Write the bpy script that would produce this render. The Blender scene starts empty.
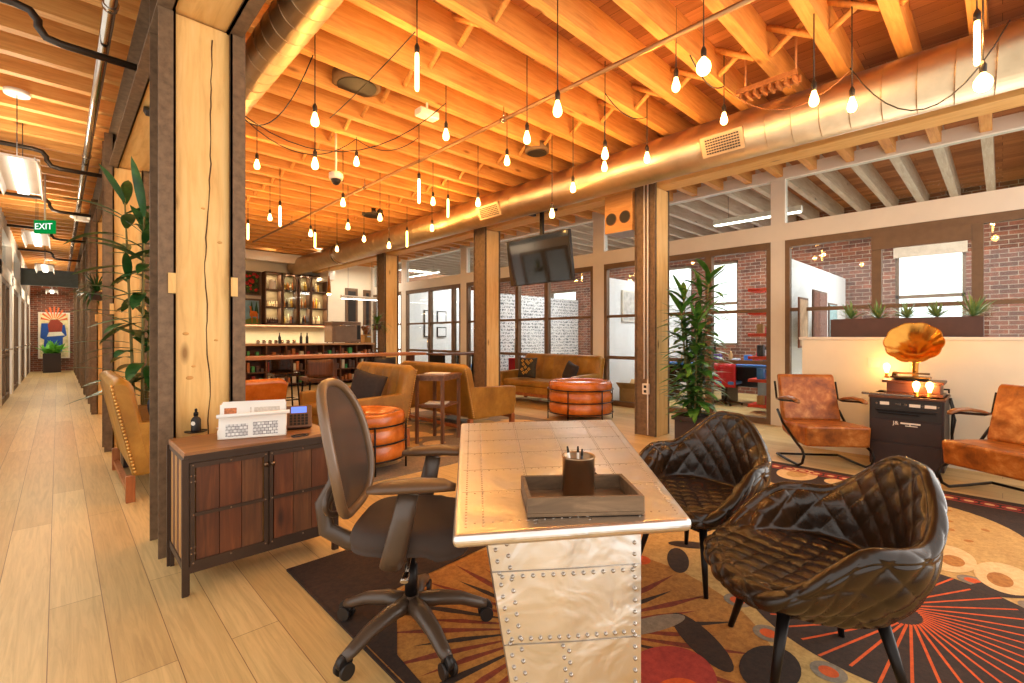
import bpy, bmesh, math, random
from mathutils import Vector, Matrix
random.seed(7)
PI = math.pi
sc = bpy.context.scene
COL = sc.collection
# ---- camera geometry: used to turn measured sightlines into real places ----
H = 1.3; F = 472.0; U0 = 512.0; V0 = 337.0
TH = math.atan2(454, 472); S = math.sin(TH); C = math.cos(TH)
def ray(u, v):
    a = (u-U0)/F
    return (S+C*a, C-S*a, (V0-v)/F)
def PD(u, v, t):
    r = ray(u, v); return Vector((r[0]*t, r[1]*t, H+r[2]*t))
def PX(u, v, x): return PD(u, v, x/ray(u, v)[0])
def PY(u, v, y): return PD(u, v, y/ray(u, v)[1])
def PZ(u, v, z): return PD(u, v, (z-H)/ray(u, v)[2])
def W(X, t, z): return Vector((S*t+C*X, C*t-S*X, z))

# ---- materials ----
MATS = {}
def new_mat(name):
    m = bpy.data.materials.new(name); m.use_nodes = True
    nt = m.node_tree; nt.nodes.clear()
    out = nt.nodes.new('ShaderNodeOutputMaterial')
    b = nt.nodes.new('ShaderNodeBsdfPrincipled')
    nt.links.new(b.outputs[0], out.inputs[0])
    MATS[name] = m
    return m, nt, b, out
def lin(c):
    return tuple(((x/255)/12.92 if x/255 <= .04045 else ((x/255+.055)/1.055)**2.4) for x in c)+(1,)
def coords(nt, scale=(1,1,1), rot=(0,0,0), kind='Object'):
    tc = nt.nodes.new('ShaderNodeTexCoord'); mp = nt.nodes.new('ShaderNodeMapping')
    mp.inputs['Scale'].default_value = scale; mp.inputs['Rotation'].default_value = rot
    nt.links.new(tc.outputs[kind], mp.inputs[0])
    return mp.outputs[0]
def noise(nt, vec, scale=5, detail=4, rough=.6, dist=0):
    n = nt.nodes.new('ShaderNodeTexNoise')
    n.inputs['Scale'].default_value = scale; n.inputs['Detail'].default_value = detail
    n.inputs['Roughness'].default_value = rough; n.inputs['Distortion'].default_value = dist
    nt.links.new(vec, n.inputs['Vector']); return n
def ramp(nt, fac, stops):
    r = nt.nodes.new('ShaderNodeValToRGB'); e = r.color_ramp.elements
    while len(e) < len(stops): e.new(.5)
    for k, (p, c) in enumerate(stops): e[k].position = p; e[k].color = c
    nt.links.new(fac, r.inputs[0]); return r.outputs[0]
def mix(nt, fac, a, b, mode='MIX'):
    n = nt.nodes.new('ShaderNodeMix'); n.data_type = 'RGBA'; n.blend_type = mode
    for sock, val in ((n.inputs[0], fac), (n.inputs[6], a), (n.inputs[7], b)):
        if hasattr(val, 'is_linked'): nt.links.new(val, sock)
        else: sock.default_value = val
    return n.outputs[2]
def bump(nt, b, h, strength=.3, dist=.01):
    n = nt.nodes.new('ShaderNodeBump'); n.inputs['Strength'].default_value = strength; n.inputs['Distance'].default_value = dist
    nt.links.new(h, n.inputs['Height']); nt.links.new(n.outputs[0], b.inputs['Normal'])
def M_plain(name, c, rough=.5, metal=0, var=.12, scale=8, spec=.5, coat=0):
    """plain surface with faint mottling"""
    m, nt, b, o = new_mat(name)
    n = noise(nt, coords(nt), scale, 5)
    c = lin(c)
    d = tuple(x*(1-var) for x in c[:3])+(1,); l = tuple(min(1, x*(1+var)) for x in c[:3])+(1,)
    nt.links.new(ramp(nt, n.outputs[0], [(.3, d), (.7, l)]), b.inputs['Base Color'])
    b.inputs['Roughness'].default_value = rough; b.inputs['Metallic'].default_value = metal
    b.inputs['Specular IOR Level'].default_value = spec; b.inputs['Coat Weight'].default_value = coat
    return m
def M_wood(name, dark, mid, light, scale=(1.2, 14, 14), rough=.6, knots=True, bm=.15):
    m, nt, b, o = new_mat(name)
    v = coords(nt, scale)
    n = noise(nt, v, 2.2, 7, .62, .6)
    col = ramp(nt, n.outputs[0], [(.28, lin(dark)), (.5, lin(mid)), (.74, lin(light))])
    n2 = noise(nt, coords(nt, (.6, .6, .6)), 3, 3)
    col = mix(nt, .35, col, ramp(nt, n2.outputs[0], [(.35, lin(mid)), (.65, lin(light))]))
    if knots:
        vo = nt.nodes.new('ShaderNodeTexVoronoi'); vo.inputs['Scale'].default_value = 1.6
        nt.links.new(coords(nt, tuple(max(.8, min(2.5, s*.25)) for s in scale)), vo.inputs['Vector'])
        k = ramp(nt, vo.outputs['Distance'], [(.03, (1, 1, 1, 1)), (.10, (0, 0, 0, 1))])
        col = mix(nt, k, col, tuple(x*.6 for x in lin(dark)[:3])+(1,))
    nt.links.new(col, b.inputs['Base Color']); b.inputs['Roughness'].default_value = rough
    bump(nt, b, n.outputs[0], bm, .004)
    return m
def M_emit(name, c, strength):
    m, nt, b, o = new_mat(name); nt.nodes.remove(b)
    e = nt.nodes.new('ShaderNodeEmission'); e.inputs[0].default_value = lin(c); e.inputs[1].default_value = strength
    nt.links.new(e.outputs[0], o.inputs[0]); return m
def M_glass(name, tint=(235, 240, 240), fres=.0):
    """thin pane: mostly clear with a mirror-like sheen"""
    m, nt, b, o = new_mat(name); nt.nodes.remove(b)
    t = nt.nodes.new('ShaderNodeBsdfTransparent'); t.inputs[0].default_value = lin(tint)
    g = nt.nodes.new('ShaderNodeBsdfGlossy'); g.inputs['Roughness'].default_value = .02
    lw = nt.nodes.new('ShaderNodeLayerWeight'); lw.inputs[0].default_value = .5
    pw = nt.nodes.new('ShaderNodeMath'); pw.operation = 'POWER'; pw.inputs[1].default_value = 4; nt.links.new(lw.outputs['Facing'], pw.inputs[0])
    f = nt.nodes.new('ShaderNodeMath'); f.operation = 'MULTIPLY_ADD'; f.inputs[1].default_value = .45; f.inputs[2].default_value = .035; nt.links.new(pw.outputs[0], f.inputs[0])
    mx = nt.nodes.new('ShaderNodeMixShader')
    if fres:
        mx.inputs[0].default_value = fres
    else:
        nt.links.new(f.outputs[0], mx.inputs[0])
    nt.links.new(t.outputs[0], mx.inputs[1]); nt.links.new(g.outputs[0], mx.inputs[2])
    nt.links.new(mx.outputs[0], o.inputs[0]); return m
def M_leather(name, dark, mid, light, rough=.35, scale=4, bm=.25, coat=0, wear=.5):
    m, nt, b, o = new_mat(name)
    v = coords(nt)
    n = noise(nt, v, scale, 8, .65, .3)
    col = ramp(nt, n.outputs[0], [(.3, lin(dark)), (.52, lin(mid)), (.75, lin(light))])
    nt.links.new(col, b.inputs['Base Color'])
    n2 = noise(nt, v, scale*14, 4, .6)
    b.inputs['Roughness'].default_value = rough; b.inputs['Coat Weight'].default_value = coat; b.inputs['Coat Roughness'].default_value = .2
    bump(nt, b, n2.outputs[0], bm, .004)
    return m
def M_metal(name, c, rough=.3, bm=0, scale=6, var=.1):
    m = M_plain(name, c, rough, 1, var, scale)
    nt = m.node_tree; b = [n for n in nt.nodes if n.type == 'BSDF_PRINCIPLED'][0]
    if bm:
        n = noise(nt, coords(nt), scale, 3, .5, .5); bump(nt, b, n.outputs[0], bm, .03)
    return m
def M_brick(name, c1, c2, mortar, scale=1.0, rot=(PI/2, 0, PI/2), bw=.22, rh=.075):
    m, nt, b, o = new_mat(name)
    v = coords(nt, (1, 1, 1), (0, 0, 0))
    # map (y,z) or (x,z) of the wall to the texture plane
    sep = nt.nodes.new('ShaderNodeSeparateXYZ'); nt.links.new(v, sep.inputs[0])
    add = nt.nodes.new('ShaderNodeMath'); add.operation = 'ADD'
    nt.links.new(sep.outputs[0], add.inputs[0]); nt.links.new(sep.outputs[1], add.inputs[1])
    com = nt.nodes.new('ShaderNodeCombineXYZ'); nt.links.new(add.outputs[0], com.inputs[0]); nt.links.new(sep.outputs[2], com.inputs[1])
    br = nt.nodes.new('ShaderNodeTexBrick'); nt.links.new(com.outputs[0], br.inputs['Vector'])
    br.inputs['Scale'].default_value = 1.0; br.inputs['Brick Width'].default_value = bw; br.inputs['Row Height'].default_value = rh
    br.inputs['Mortar Size'].default_value = .006*scale; br.inputs['Color1'].default_value = lin(c1); br.inputs['Color2'].default_value = lin(c2); br.inputs['Mortar'].default_value = lin(mortar)
    n = noise(nt, v, 9, 4)
    col = mix(nt, .45, br.outputs[0], ramp(nt, n.outputs[0], [(.35, (.25, .25, .25, 1)), (.65, (1, 1, 1, 1))]), 'MULTIPLY')
    nt.links.new(col, b.inputs['Base Color']); b.inputs['Roughness'].default_value = .85
    bump(nt, b, br.outputs['Fac'], -.4, .01)
    return m
def M_boards(name, c1, c2, gap, bw, rh, rot, rough=.5, spec=.4, off=(0, 0, 0), grain=18):
    m, nt, b, o = new_mat(name)
    tc = nt.nodes.new('ShaderNodeTexCoord'); mp = nt.nodes.new('ShaderNodeMapping')
    mp.inputs['Rotation'].default_value = (0, 0, rot); mp.inputs['Location'].default_value = off
    nt.links.new(tc.outputs['Object'], mp.inputs[0])
    br = nt.nodes.new('ShaderNodeTexBrick'); nt.links.new(mp.outputs[0], br.inputs['Vector'])
    br.offset = .37; br.inputs['Scale'].default_value = 1; br.inputs['Brick Width'].default_value = bw; br.inputs['Row Height'].default_value = rh
    br.inputs['Mortar Size'].default_value = .0016; br.inputs['Color1'].default_value = lin(c1); br.inputs['Color2'].default_value = lin(c2); br.inputs['Mortar'].default_value = lin(gap)
    m2 = nt.nodes.new('ShaderNodeMapping'); m2.inputs['Scale'].default_value = (1.0, grain, 1); nt.links.new(mp.outputs[0], m2.inputs[0])
    n = noise(nt, m2.outputs[0], 2.0, 8, .65, 1.2)
    col = mix(nt, .55, br.outputs[0], ramp(nt, n.outputs[0], [(.3, (.55, .5, .45, 1)), (.6, (1, 1, 1, 1))]), 'MULTIPLY')
    nt.links.new(col, b.inputs['Base Color']); b.inputs['Roughness'].default_value = rough; b.inputs['Specular IOR Level'].default_value = spec
    bump(nt, b, br.outputs['Fac'], -.3, .003)
    return m

# ---- mesh builder ----
class MB:
    def __init__(s): s.bm = bmesh.new(); s.mi = 0
    def _add(s, verts, faces, M=None):
        vs = [s.bm.verts.new(M @ Vector(v) if M is not None else v) for v in verts]
        out = []
        for f in faces:
            try:
                fc = s.bm.faces.new([vs[i] for i in f]); fc.material_index = s.mi; out.append(fc)
            except ValueError: pass
        return vs, out
    def box(s, x0, x1, y0, y1, z0, z1, M=None, bev=0, seg=2):
        v = [(x, y, z) for z in (z0, z1) for y in (y0, y1) for x in (x0, x1)]
        f = [(0, 2, 3, 1), (4, 5, 7, 6), (0, 1, 5, 4), (2, 6, 7, 3), (0, 4, 6, 2), (1, 3, 7, 5)]
        vs, fs = s._add(v, f, M)
        if bev:
            es = list({e for fc in fs for e in fc.edges})
            r = bmesh.ops.bevel(s.bm, geom=es, offset=bev, segments=seg, profile=.5, affect='EDGES')
            for fc in r['faces']: fc.material_index = s.mi
        return s
    def tube(s, pts, r, n=8, closed=False, M=None, flat=None):
        pts = [Vector(p) for p in pts]; k = len(pts)
        rs = r if isinstance(r, (list, tuple)) else [r]*k
        prev = None; rings = []
        for i, p in enumerate(pts):
            if closed: d = pts[(i+1) % k]-pts[i-1]
            else: d = pts[min(i+1, k-1)]-pts[max(i-1, 0)]
            d = d.normalized() if d.length > 1e-9 else Vector((0, 0, 1))
            if prev is None:
                up = Vector((0, 0, 1)) if abs(d.z) < .9 else Vector((1, 0, 0))
                a = d.cross(up).normalized()
            else:
                a = (prev-d*prev.dot(d)).normalized()
            prev = a; b = d.cross(a)
            fl = flat or 1.0
            ring = [p+a*(math.cos(2*PI*j/n)*rs[i])+b*(math.sin(2*PI*j/n)*rs[i]*fl) for j in range(n)]
            rings.append([s.bm.verts.new(M @ q if M is not None else q) for q in ring])
        m = k if closed else k-1
        for i in range(m):
            A, B = rings[i], rings[(i+1) % k]
            for j in range(n):
                f = s.bm.faces.new((A[j], A[(j+1) % n], B[(j+1) % n], B[j])); f.material_index = s.mi; f.smooth = True
        if not closed:
            for R_ in (rings[0][::-1], rings[-1]):
                f = s.bm.faces.new(R_); f.material_index = s.mi
        return s
    def cyl(s, p0, p1, r0, r1=None, n=12, M=None):
        return s.tube([p0, p1], [r0, r0 if r1 is None else r1], n, M=M)
    def lathe(s, prof, c=(0, 0, 0), n=20, M=None, cap=True, wob=None):
        """prof: list of (r,z) from bottom to top"""
        rings = []
        for (r, z) in prof:
            ring = []
            for j in range(n):
                a = 2*PI*j/n; rr = r*(wob(a, z) if wob else 1)
                q = Vector((c[0]+rr*math.cos(a), c[1]+rr*math.sin(a), c[2]+z))
                ring.append(s.bm.verts.new(M @ q if M is not None else q))
            rings.append(ring)
        for A, B in zip(rings, rings[1:]):
            for j in range(n):
                f = s.bm.faces.new((A[j], A[(j+1) % n], B[(j+1) % n], B[j])); f.material_index = s.mi; f.smooth = True
        if cap:
            for R_ in (rings[0][::-1], rings[-1]):
                f = s.bm.faces.new(R_); f.material_index = s.mi
        return s
    def prism(s, pts, z0, z1, M=None, bev=0):
        n = len(pts)
        v = [(p[0], p[1], z0) for p in pts]+[(p[0], p[1], z1) for p in pts]
        f = [tuple(range(n))[::-1], tuple(range(n, 2*n))]+[(i, (i+1) % n, n+(i+1) % n, n+i) for i in range(n)]
        vs, fs = s._add(v, f, M)
        if bev:
            es = list({e for fc in fs for e in fc.edges})
            r = bmesh.ops.bevel(s.bm, geom=es, offset=bev, segments=2, profile=.5, affect='EDGES')
            for fc in r['faces']: fc.material_index = s.mi
        return s
    def poly(s, pts, M=None):
        s._add(pts, [tuple(range(len(pts)))], M); return s
    def grid(s, fn, nu, nv, cu=False, cv=False, smooth=True, M=None):
        g = [[s.bm.verts.new(M @ Vector(fn(i, j)) if M is not None else fn(i, j)) for j in range(nv)] for i in range(nu)]
        for i in range(nu if cu else nu-1):
            for j in range(nv if cv else nv-1):
                try:
                    f = s.bm.faces.new((g[i][j], g[(i+1) % nu][j], g[(i+1) % nu][(j+1) % nv], g[i][(j+1) % nv])); f.material_index = s.mi; f.smooth = smooth
                except ValueError: pass
        return g
    def ball(s, c, r, n=8, sz=(1, 1, 1), M=None):
        k = max(3, n//2)
        return s.lathe([(max(1e-4, math.sin(PI*i/k))*r*sz[0], -math.cos(PI*i/k)*r*sz[2]) for i in range(k+1)], c, n, M=M)
    def build(s, name, mat, parent=None, smooth=False, loc=None, rot=None, sub=0, autosm=False):
        me = bpy.data.meshes.new(name); bmesh.ops.recalc_face_normals(s.bm, faces=s.bm.faces[:]); s.bm.to_mesh(me); s.bm.free()
        for m in (mat if isinstance(mat, (list, tuple)) else [mat]): me.materials.append(m)
        if smooth:
            for p in me.polygons: p.use_smooth = True
        o = bpy.data.objects.new(name, me); COL.objects.link(o)
        if parent is not None: o.parent = parent
        if loc is not None: o.location = loc
        if rot is not None: o.rotation_euler = rot
        if sub:
            md = o.modifiers.new('sub', 'SUBSURF'); md.levels = sub; md.render_levels = sub
        return o
def tag(o, label=None, cat=None, group=None, kind=None):
    if label: o['label'] = label
    if cat: o['category'] = cat
    if group: o['group'] = group
    if kind: o['kind'] = kind
    return o
def thing(name, label, cat, loc=(0, 0, 0), rz=0, group=None):
    o = bpy.data.objects.new(name, None); COL.objects.link(o); o.empty_display_size = .1
    o.location = loc; o.rotation_euler = (0, 0, rz)
    return tag(o, label, cat, group)
def copy_tree(root, loc, rz, label, group=None):
    r = root.copy(); COL.objects.link(r); r.location = loc; r.rotation_euler = (0, 0, rz); r['label'] = label
    if group: r['group'] = group
    for ch in list(root.children):
        c = ch.copy(); COL.objects.link(c); c.parent = r
        for g in list(ch.children):
            d = g.copy(); COL.objects.link(d); d.parent = c
    return r
def bx(name, mat, d, parent=None, bev=0):
    return MB().box(*d, bev=bev).build(name, mat, parent)
def struct(o):
    o['kind'] = 'structure'; return o
def face_rot(dx, dy):
    """rotation that turns local -Y (front) to look along (dx,dy)"""
    return math.atan2(dy, dx)+PI/2

# palette
JOIST = M_wood('joist_wood', (178, 108, 44), (216, 150, 74), (234, 180, 104), (1.2, 14, 14))
OJOIST_LIT = M_wood('office_joist_wood_lit', (158, 134, 110), (196, 176, 152), (222, 206, 184), (1.2, 14, 14))  # same joist wood, paler: the neutral office light is painted into its colour
DECK = M_boards('deck_wood', (150, 96, 60), (192, 128, 80), (40, 22, 12), 2.4, .14, PI/2, .8, .2)
BEAMW = M_wood('beam_wood', (196, 140, 70), (226, 178, 104), (238, 196, 128), (9, 1.1, 9))
COLW = M_wood('column_wood', (196, 142, 72), (228, 182, 108), (240, 202, 138), (9, 9, .9))
STEEL = M_plain('rust_steel', (116, 92, 68), .6, .2, .3, 22)
FRAME = M_plain('bronze_frame', (116, 90, 68), .5, .3, .1, 10)
WHITE = M_plain('white_paint', (232, 222, 208), .7, 0, .03, 4)
CREAM = M_plain('cream_paint', (236, 224, 200), .7, 0, .03, 4)
GLASS = M_glass('clear_glass')
DUCT = M_metal('duct_metal', (206, 180, 144), .4, .1, 5)
PIPEM = M_metal('pipe_metal', (176, 140, 100), .5)
FLOORM = M_boards('oak_floor', (220, 190, 132), (200, 166, 108), (130, 96, 60), 2.3, .19, PI/2, .42, .45, (0, .031, 0))
BRICK = M_brick('red_brick', (150, 84, 58), (104, 62, 48), (168, 150, 132))
TAN = M_leather('tan_velvet_leather', (120, 82, 22), (156, 110, 34), (188, 140, 56), .45, 3)
BROWNL = M_leather('cognac_leather', (96, 48, 14), (164, 92, 30), (216, 154, 84), .36, 7)
ORANGEL = M_leather('orange_leather', (160, 80, 18), (196, 104, 30), (222, 134, 56), .25, 4, coat=.4)
DARKL = M_leather('espresso_leather', (24, 15, 9), (46, 29, 15), (88, 55, 27), .25, 3, .12, coat=0)
BLACK = M_plain('black_plastic', (34, 28, 25), .45)
BLACKM = M_plain('black_metal', (30, 24, 22), .4, .6)
DKWOOD = M_wood('dark_wood', (58, 32, 18), (92, 54, 30), (124, 78, 46), (12, 12, 1.2), .5)
MIDWOOD = M_wood('mid_wood', (120, 70, 36), (160, 100, 54), (190, 130, 78), (1.5, 12, 12), .45)
PAPER = M_plain('paper', (238, 234, 226), .8, 0, .02)
LEAF = M_leather('leaf_green', (34, 76, 26), (68, 118, 42), (128, 168, 84), .4, 6, .1)
LEAFD = M_leather('leaf_dark', (20, 54, 26), (38, 84, 36), (70, 118, 50), .35, 6, .1)
STEM = M_plain('stem', (120, 110, 60), .7)
POT = M_plain('pot_dark', (58, 42, 38), .5)
CHROME = M_metal('chrome', (190, 180, 168), .2)
# ======================= setting =======================
XW = 7.65      # glass wall plane
CEILZ = 3.63; DECKZ = 3.90
fl = struct(bx('floor', FLOORM, (-1.2, 12.0, -1.6, 25.4, -.1, 0)))
ce = struct(bx('ceiling', DECK, (-1.2, 12.0, -1.0, 25.4, DECKZ, DECKZ+.08)))
# joists (parts of the ceiling)
def joist(y, x0, x1, w=.085):
    if x1 > XW: MB().box(XW+.08, x1, y-w/2, y+w/2, CEILZ, DECKZ).build('joist', OJOIST_LIT, ce); x1 = XW+.08
    return MB().box(x0, x1, y-w/2, y+w/2, CEILZ, DECKZ).build('joist', JOIST, ce)
JY = []
y = -.72
while y < 14.7:
    JY.append(y); joist(y, -1.15, 11.4, .1 if y < 1.4 else .085); y += .425
while y < 25.2:
    joist(y, -1.15, .9); y += .425
# cross bridging between joists
bm_ = MB()
for xb in (2.3, 4.25):
    for a, b in zip(JY[:-1], JY[1:]):
        for s_ in (0, 1):
            z0, z1 = (CEILZ+.03, DECKZ-.03)
            if s_: z0, z1 = z1, z0
            d = .05*s_
            M = Matrix.Translation((xb+d, 0, 0))
            bm_.tube([(xb+d, a+.05, z0), (xb+d, b-.05, z1)], .026, 4)
tag(bm_.build('cross_bridging', JOIST, ce))
# white painted deck patch
# walls
struct(bx('wall_end', BRICK, (-1.2, 1.2, 25.2, 25.4, 0, DECKZ)))
# bar back wall
bw = struct(bx('wall_back', CREAM, (.95, XW+.0, 14.8, 14.95, 0, DECKZ)))
# brick outside wall with window openings (x=11.4)
XO = 11.4
wins = [(PX(895, 235, XO), PX(966, 302, XO)), (PX(709, 250, XO), PX(738, 336, XO)), (PX(548, 275, XO), PX(576, 300, XO)), (PX(664, 250, XO), PX(692, 336, XO))]
openings = sorted([(min(a.y, b.y), max(a.y, b.y), 1.1 if i != 0 else 1.0, 3.1 if i != 2 else 2.75) for i, (a, b) in enumerate(wins)])
brk = MB(); yy = -2.2
for (y0, y1, z0, z1) in openings:
    if y0 > yy: brk.box(XO, XO+.3, yy, y0, 0, DECKZ)
    brk.box(XO, XO+.3, y0, y1, 0, z0); brk.box(XO, XO+.3, y0, y1, z1, DECKZ)
    yy = y1
brk.box(XO, XO+.3, yy, 14.9, 0, DECKZ)
struct(brk.build('wall_brick', BRICK))
for i, (y0, y1, z0, z1) in enumerate(openings):
    w = struct(bx('window_%d' % (i+1), GLASS, (XO+.1, XO+.11, y0, y1, z0, z1)))
    f = MB()
    for d in ((y0, y0+.05, z0, z1), (y1-.05, y1, z0, z1), (y0, y1, z0, z0+.06), (y0, y1, z1-.06, z1), (y0, y1, (z0+z1)/2-.03, (z0+z1)/2+.03)):
        f.box(XO+.05, XO+.14, *d)
    f.build('window_frame', FRAME, w)
SHADE = M_plain('roller_shade', (196, 176, 156), .8)
# roller shade
a, b = wins[0]
ys = sorted((a.y, b.y))
s0 = PX(930, 255, XO-.04).z
tag(bx('roller_shade', SHADE, (XO-.034, XO-.002, ys[0]-.02, ys[1]+.02, s0, 3.3)), 'grey roller shade half drawn over the bright brick-wall window', 'window shade')

# ---- glass wall at x = XW : white frame structure and bronze framed bays ----
wf = MB()
wf.box(XW-.06, XW+.08, -1.6, 14.8, 3.60, 3.76)      # top rail
wf.box(XW-.06, XW+.08, -1.6, 14.8, 2.70, 2.95)      # transom rail
posts = [2.19, 2.35, 5.36, 5.60, 8.6, 8.85, 12.25, 12.5]
for a, b in ((2.19, 2.38), (5.34, 5.60), (9.6, 9.85), (12.55, 12.8)):
    wf.box(XW-.05, XW+.07, a, b, 0, 2.70); wf.box(XW-.05, XW+.07, a, b, 2.95, 3.60)
wf.box(XW-.05, XW+.07, -.9, -.7, 0, 3.6); wf.box(XW-.05, XW+.07, 14.6, 14.8, 0, 3.6)
wallr = struct(wf.build('wall_right', WHITE))
for n_, (a, b) in enumerate(((-.7, 2.19), (2.38, 5.34), (5.60, 9.6), (9.85, 12.55), (12.8, 14.6))):
    w = struct(bx('window_%d' % (n_+10), GLASS, (XW, XW+.008, a, b, 2.95, 3.60)))
bays = [(-.7, 2.19, [.2, 1.13]), (2.38, 5.34, [3.31]), (5.60, 9.6, [6.84, 7.75, 8.85]), (9.85, 12.55, [10.2, 11.3]), (12.8, 14.6, [13.6])]
for n_, (a, b, vs) in enumerate(bays):
    f = MB(); w_ = .05
    f.box(XW-.05, XW+.05, a, a+.06, 0, 2.70); f.box(XW-.05, XW+.05, b-.06, b, 0, 2.70)
    f.box(XW-.053, XW+.053, a+.001, b-.001, 2.60, 2.699); f.box(XW-.053, XW+.053, a+.001, b-.001, .001, .09)
    for k, y in enumerate(vs): f.box(XW-.05, XW+.05, y-w_, y+w_, 0, 2.6)
    if n_ == 0: f.box(XW-.07, XW-.05, .25, 1.18, 2.42, 2.6)
    f.box(XW-.03, XW+.03, a, b, 1.67, 1.72)
    if n_ != 0: f.box(XW-.03, XW+.03, a, b, .88, .94)
    d = struct(f.build('door_%d' % (n_+1), FRAME))
    bx('glass_pane', GLASS, (XW-.004, XW+.004, a+.05, b-.05, .09, 2.6), d)
    if n_ in (2, 3):
        y = vs[1 if n_ == 2 else 1]
        MB().tube([(XW-.05, y, .95), (XW-.10, y, .98), (XW-.10, y, 1.25), (XW-.05, y, 1.28)], .012, 8).build('door_handle', CHROME, d)
        MB().box(XW-.065, XW-.05, y-.03, y+.03, 1.5, 1.62).build('lock_plate', CHROME, d)

# office partitions behind the glass
WORDW, nt, b_, o_ = new_mat('word_print_wall')
v_ = coords(nt, (1, 1, 1))
sep = nt.nodes.new('ShaderNodeSeparateXYZ'); nt.links.new(v_, sep.inputs[0])
com = nt.nodes.new('ShaderNodeCombineXYZ'); nt.links.new(sep.outputs[0], com.inputs[0]); nt.links.new(sep.outputs[2], com.inputs[1])
br = nt.nodes.new('ShaderNodeTexBrick'); nt.links.new(com.outputs[0], br.inputs['Vector'])
br.inputs['Brick Width'].default_value = .3; br.inputs['Row Height'].default_value = .085; br.inputs['Scale'].default_value = 1; br.inputs['Mortar Size'].default_value = .012
br.inputs['Color1'].default_value = br.inputs['Color2'].default_value = (0, 0, 0, 1); br.inputs['Mortar'].default_value = (1, 1, 1, 1)
vv = noise(nt, coords(nt, (2.2, 1, 1)), 26, 2, .5)
k = ramp(nt, vv.outputs[0], [(.48, lin((225, 225, 226))), (.53, lin((92, 96, 104)))])
nt.links.new(mix(nt, br.outputs[0], k, lin((225, 225, 226))), b_.inputs['Base Color'])
PART = M_plain('partition_white', (228, 228, 230), .6, 0, .02)
struct(bx('wall_partition_1', PART, (XW+.08, XO, 2.19, 2.27, 0, 2.47)))
struct(bx('wall_partition_2', PART, (XW+.08, XO, 5.40, 5.50, 0, 2.47)))
struct(bx('wall_partition_3', WORDW, (XW+.08, XO, 8.95, 9.05, 0, 2.42)))
struct(bx('wall_partition_4', PART, (XW+.08, XO, 12.6, 12.7, 0, 2.9)))
# half wall behind the record player
struct(bx('wall_half', CREAM, (6.4, 6.58, -1.4, 1.66, 0, 1.27)))
struct(bx('trim_1', WHITE, (6.38, 6.60, -1.4, 1.69, 1.27, 1.3), bev=.004))

# ---- timber columns with steel channels ----
def column(name_lab, x0, x1, y0, d=.3, ch=.085, top=3.25, face='y', both=True):
    t = thing('timber_column', name_lab, 'column', ((x0+x1)/2, y0+d/2, 0), group='timber columns')
    w = (x1-x0)/2
    MB().box(-w, w, -d/2, d/2, 0, top, bev=.006).build('timber', COLW, t)
    for s_ in (-1, 1):
        m = MB()
        a, b = sorted((s_*w, s_*(w+ch)))
        e = s_*(w+.012)
        aa, bb = sorted((s_*w, e))
        m.box(aa, bb, -d/2-.03, d/2+.03, 0, top+.36)
        m.box(a, b, -d/2-.03, -d/2-.018, 0, top+.36); m.box(a, b, d/2+.018, d/2+.03, 0, top+.36)
        m.build('steel_channel', STEEL, t)
        q = MB()
        q.box(*sorted((s_*(w+.001), s_*(w+ch*.45))), -d/2-.042, -d/2-.012, 1.56, 1.68)
        q.build('wood_block', COLW, t)
    return t
c1 = column('thick pale timber column behind the riveted plank cabinet, dark steel at both sides', .507, .795, 3.45)
random.seed(2); m = MB(); xx = .03; pts = []
for k in range(60):
    xx += random.uniform(-.006, .006)+(.02-xx)*.05; pts.append((xx, -.1505, .1+k*.052))
m.tube(pts, [.0022+.0018*abs(math.sin(k*.4)) for k in range(60)], 5); m.build('wood_crack', M_plain('crack_dark', (70, 40, 20), .9), c1)
KN = M_plain('knot_wood', (208, 152, 82), .7, 0, .2, 30)
m = MB()
for x_, z_, r_ in ((-.07, 1.05, .02), (-.09, 1.32, .017), (-.05, 1.12, .012), (.07, 1.28, .012), (-.1, .55, .02), (.0, 2.1, .012), (.09, 1.9, .014)):
    m.lathe([(r_, 0), (r_*.9, .0012), (.0005, .0014)], n=14, M=Matrix.Translation((x_, -.15, z_)) @ Matrix.Rotation(PI/2, 4, 'X') @ Matrix.Diagonal((1, .6, 1, 1)))
m.build('wood_knot', KN, c1)
column('pale timber column standing second along the corridor behind the tall leafy plant', .46, .715, 7.05, .28)
column('pale timber column third along the corridor with the spiky hanging plant', .485, .75, 10.6, .28)
column('timber column fourth along the corridor towards the brick wall', .50, .76, 14.3, .28)
column('timber column fifth along the corridor towards the brick wall', .50, .76, 18.0, .28)
column('timber column last before the brick wall of the corridor', .50, .76, 21.7, .28)
# right-hand row: steel on the room side
def columnR(lab, y0, y1):
    t = thing('timber_column', lab, 'column', (5.75, (y0+y1)/2, 0), group='timber columns')
    h = (y1-y0)/2
    MB().box(-.13, .16, -h, h, 0, 3.25, bev=.006).build('timber', COLW, t)
    for s_ in (-1, 1):
        xs = -.15 if s_ < 0 else .17
        m = MB(); m.box(xs-.01, xs+.01, -h, h, 0, 3.6); 
        m.box(xs-.03 if s_ < 0 else xs, xs if s_ < 0 else xs+.03, -h, -h+.012, 0, 3.6); m.box(xs-.03 if s_ < 0 else xs, xs if s_ < 0 else xs+.03, h-.012, h, 0, 3.6)
        m.build('steel_channel', STEEL, t)
    return t
cA = columnR('timber column beside the big potted plant, white conduit running down it', 3.12, 3.42)
columnR('timber column left of the hanging television, behind the tan seat', 6.5, 6.82)
columnR('timber column at the far end of the high bar table with a hanging plant', 10.15, 10.5)
m = MB()
for yy in (3.22, 3.27): m.tube([(5.56, yy, 3.3), (5.56, yy, .75)], .012, 6)
m.tube([(5.56, 3.22, .75), (5.56, 3.22, .02)], .01, 6)
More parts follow.
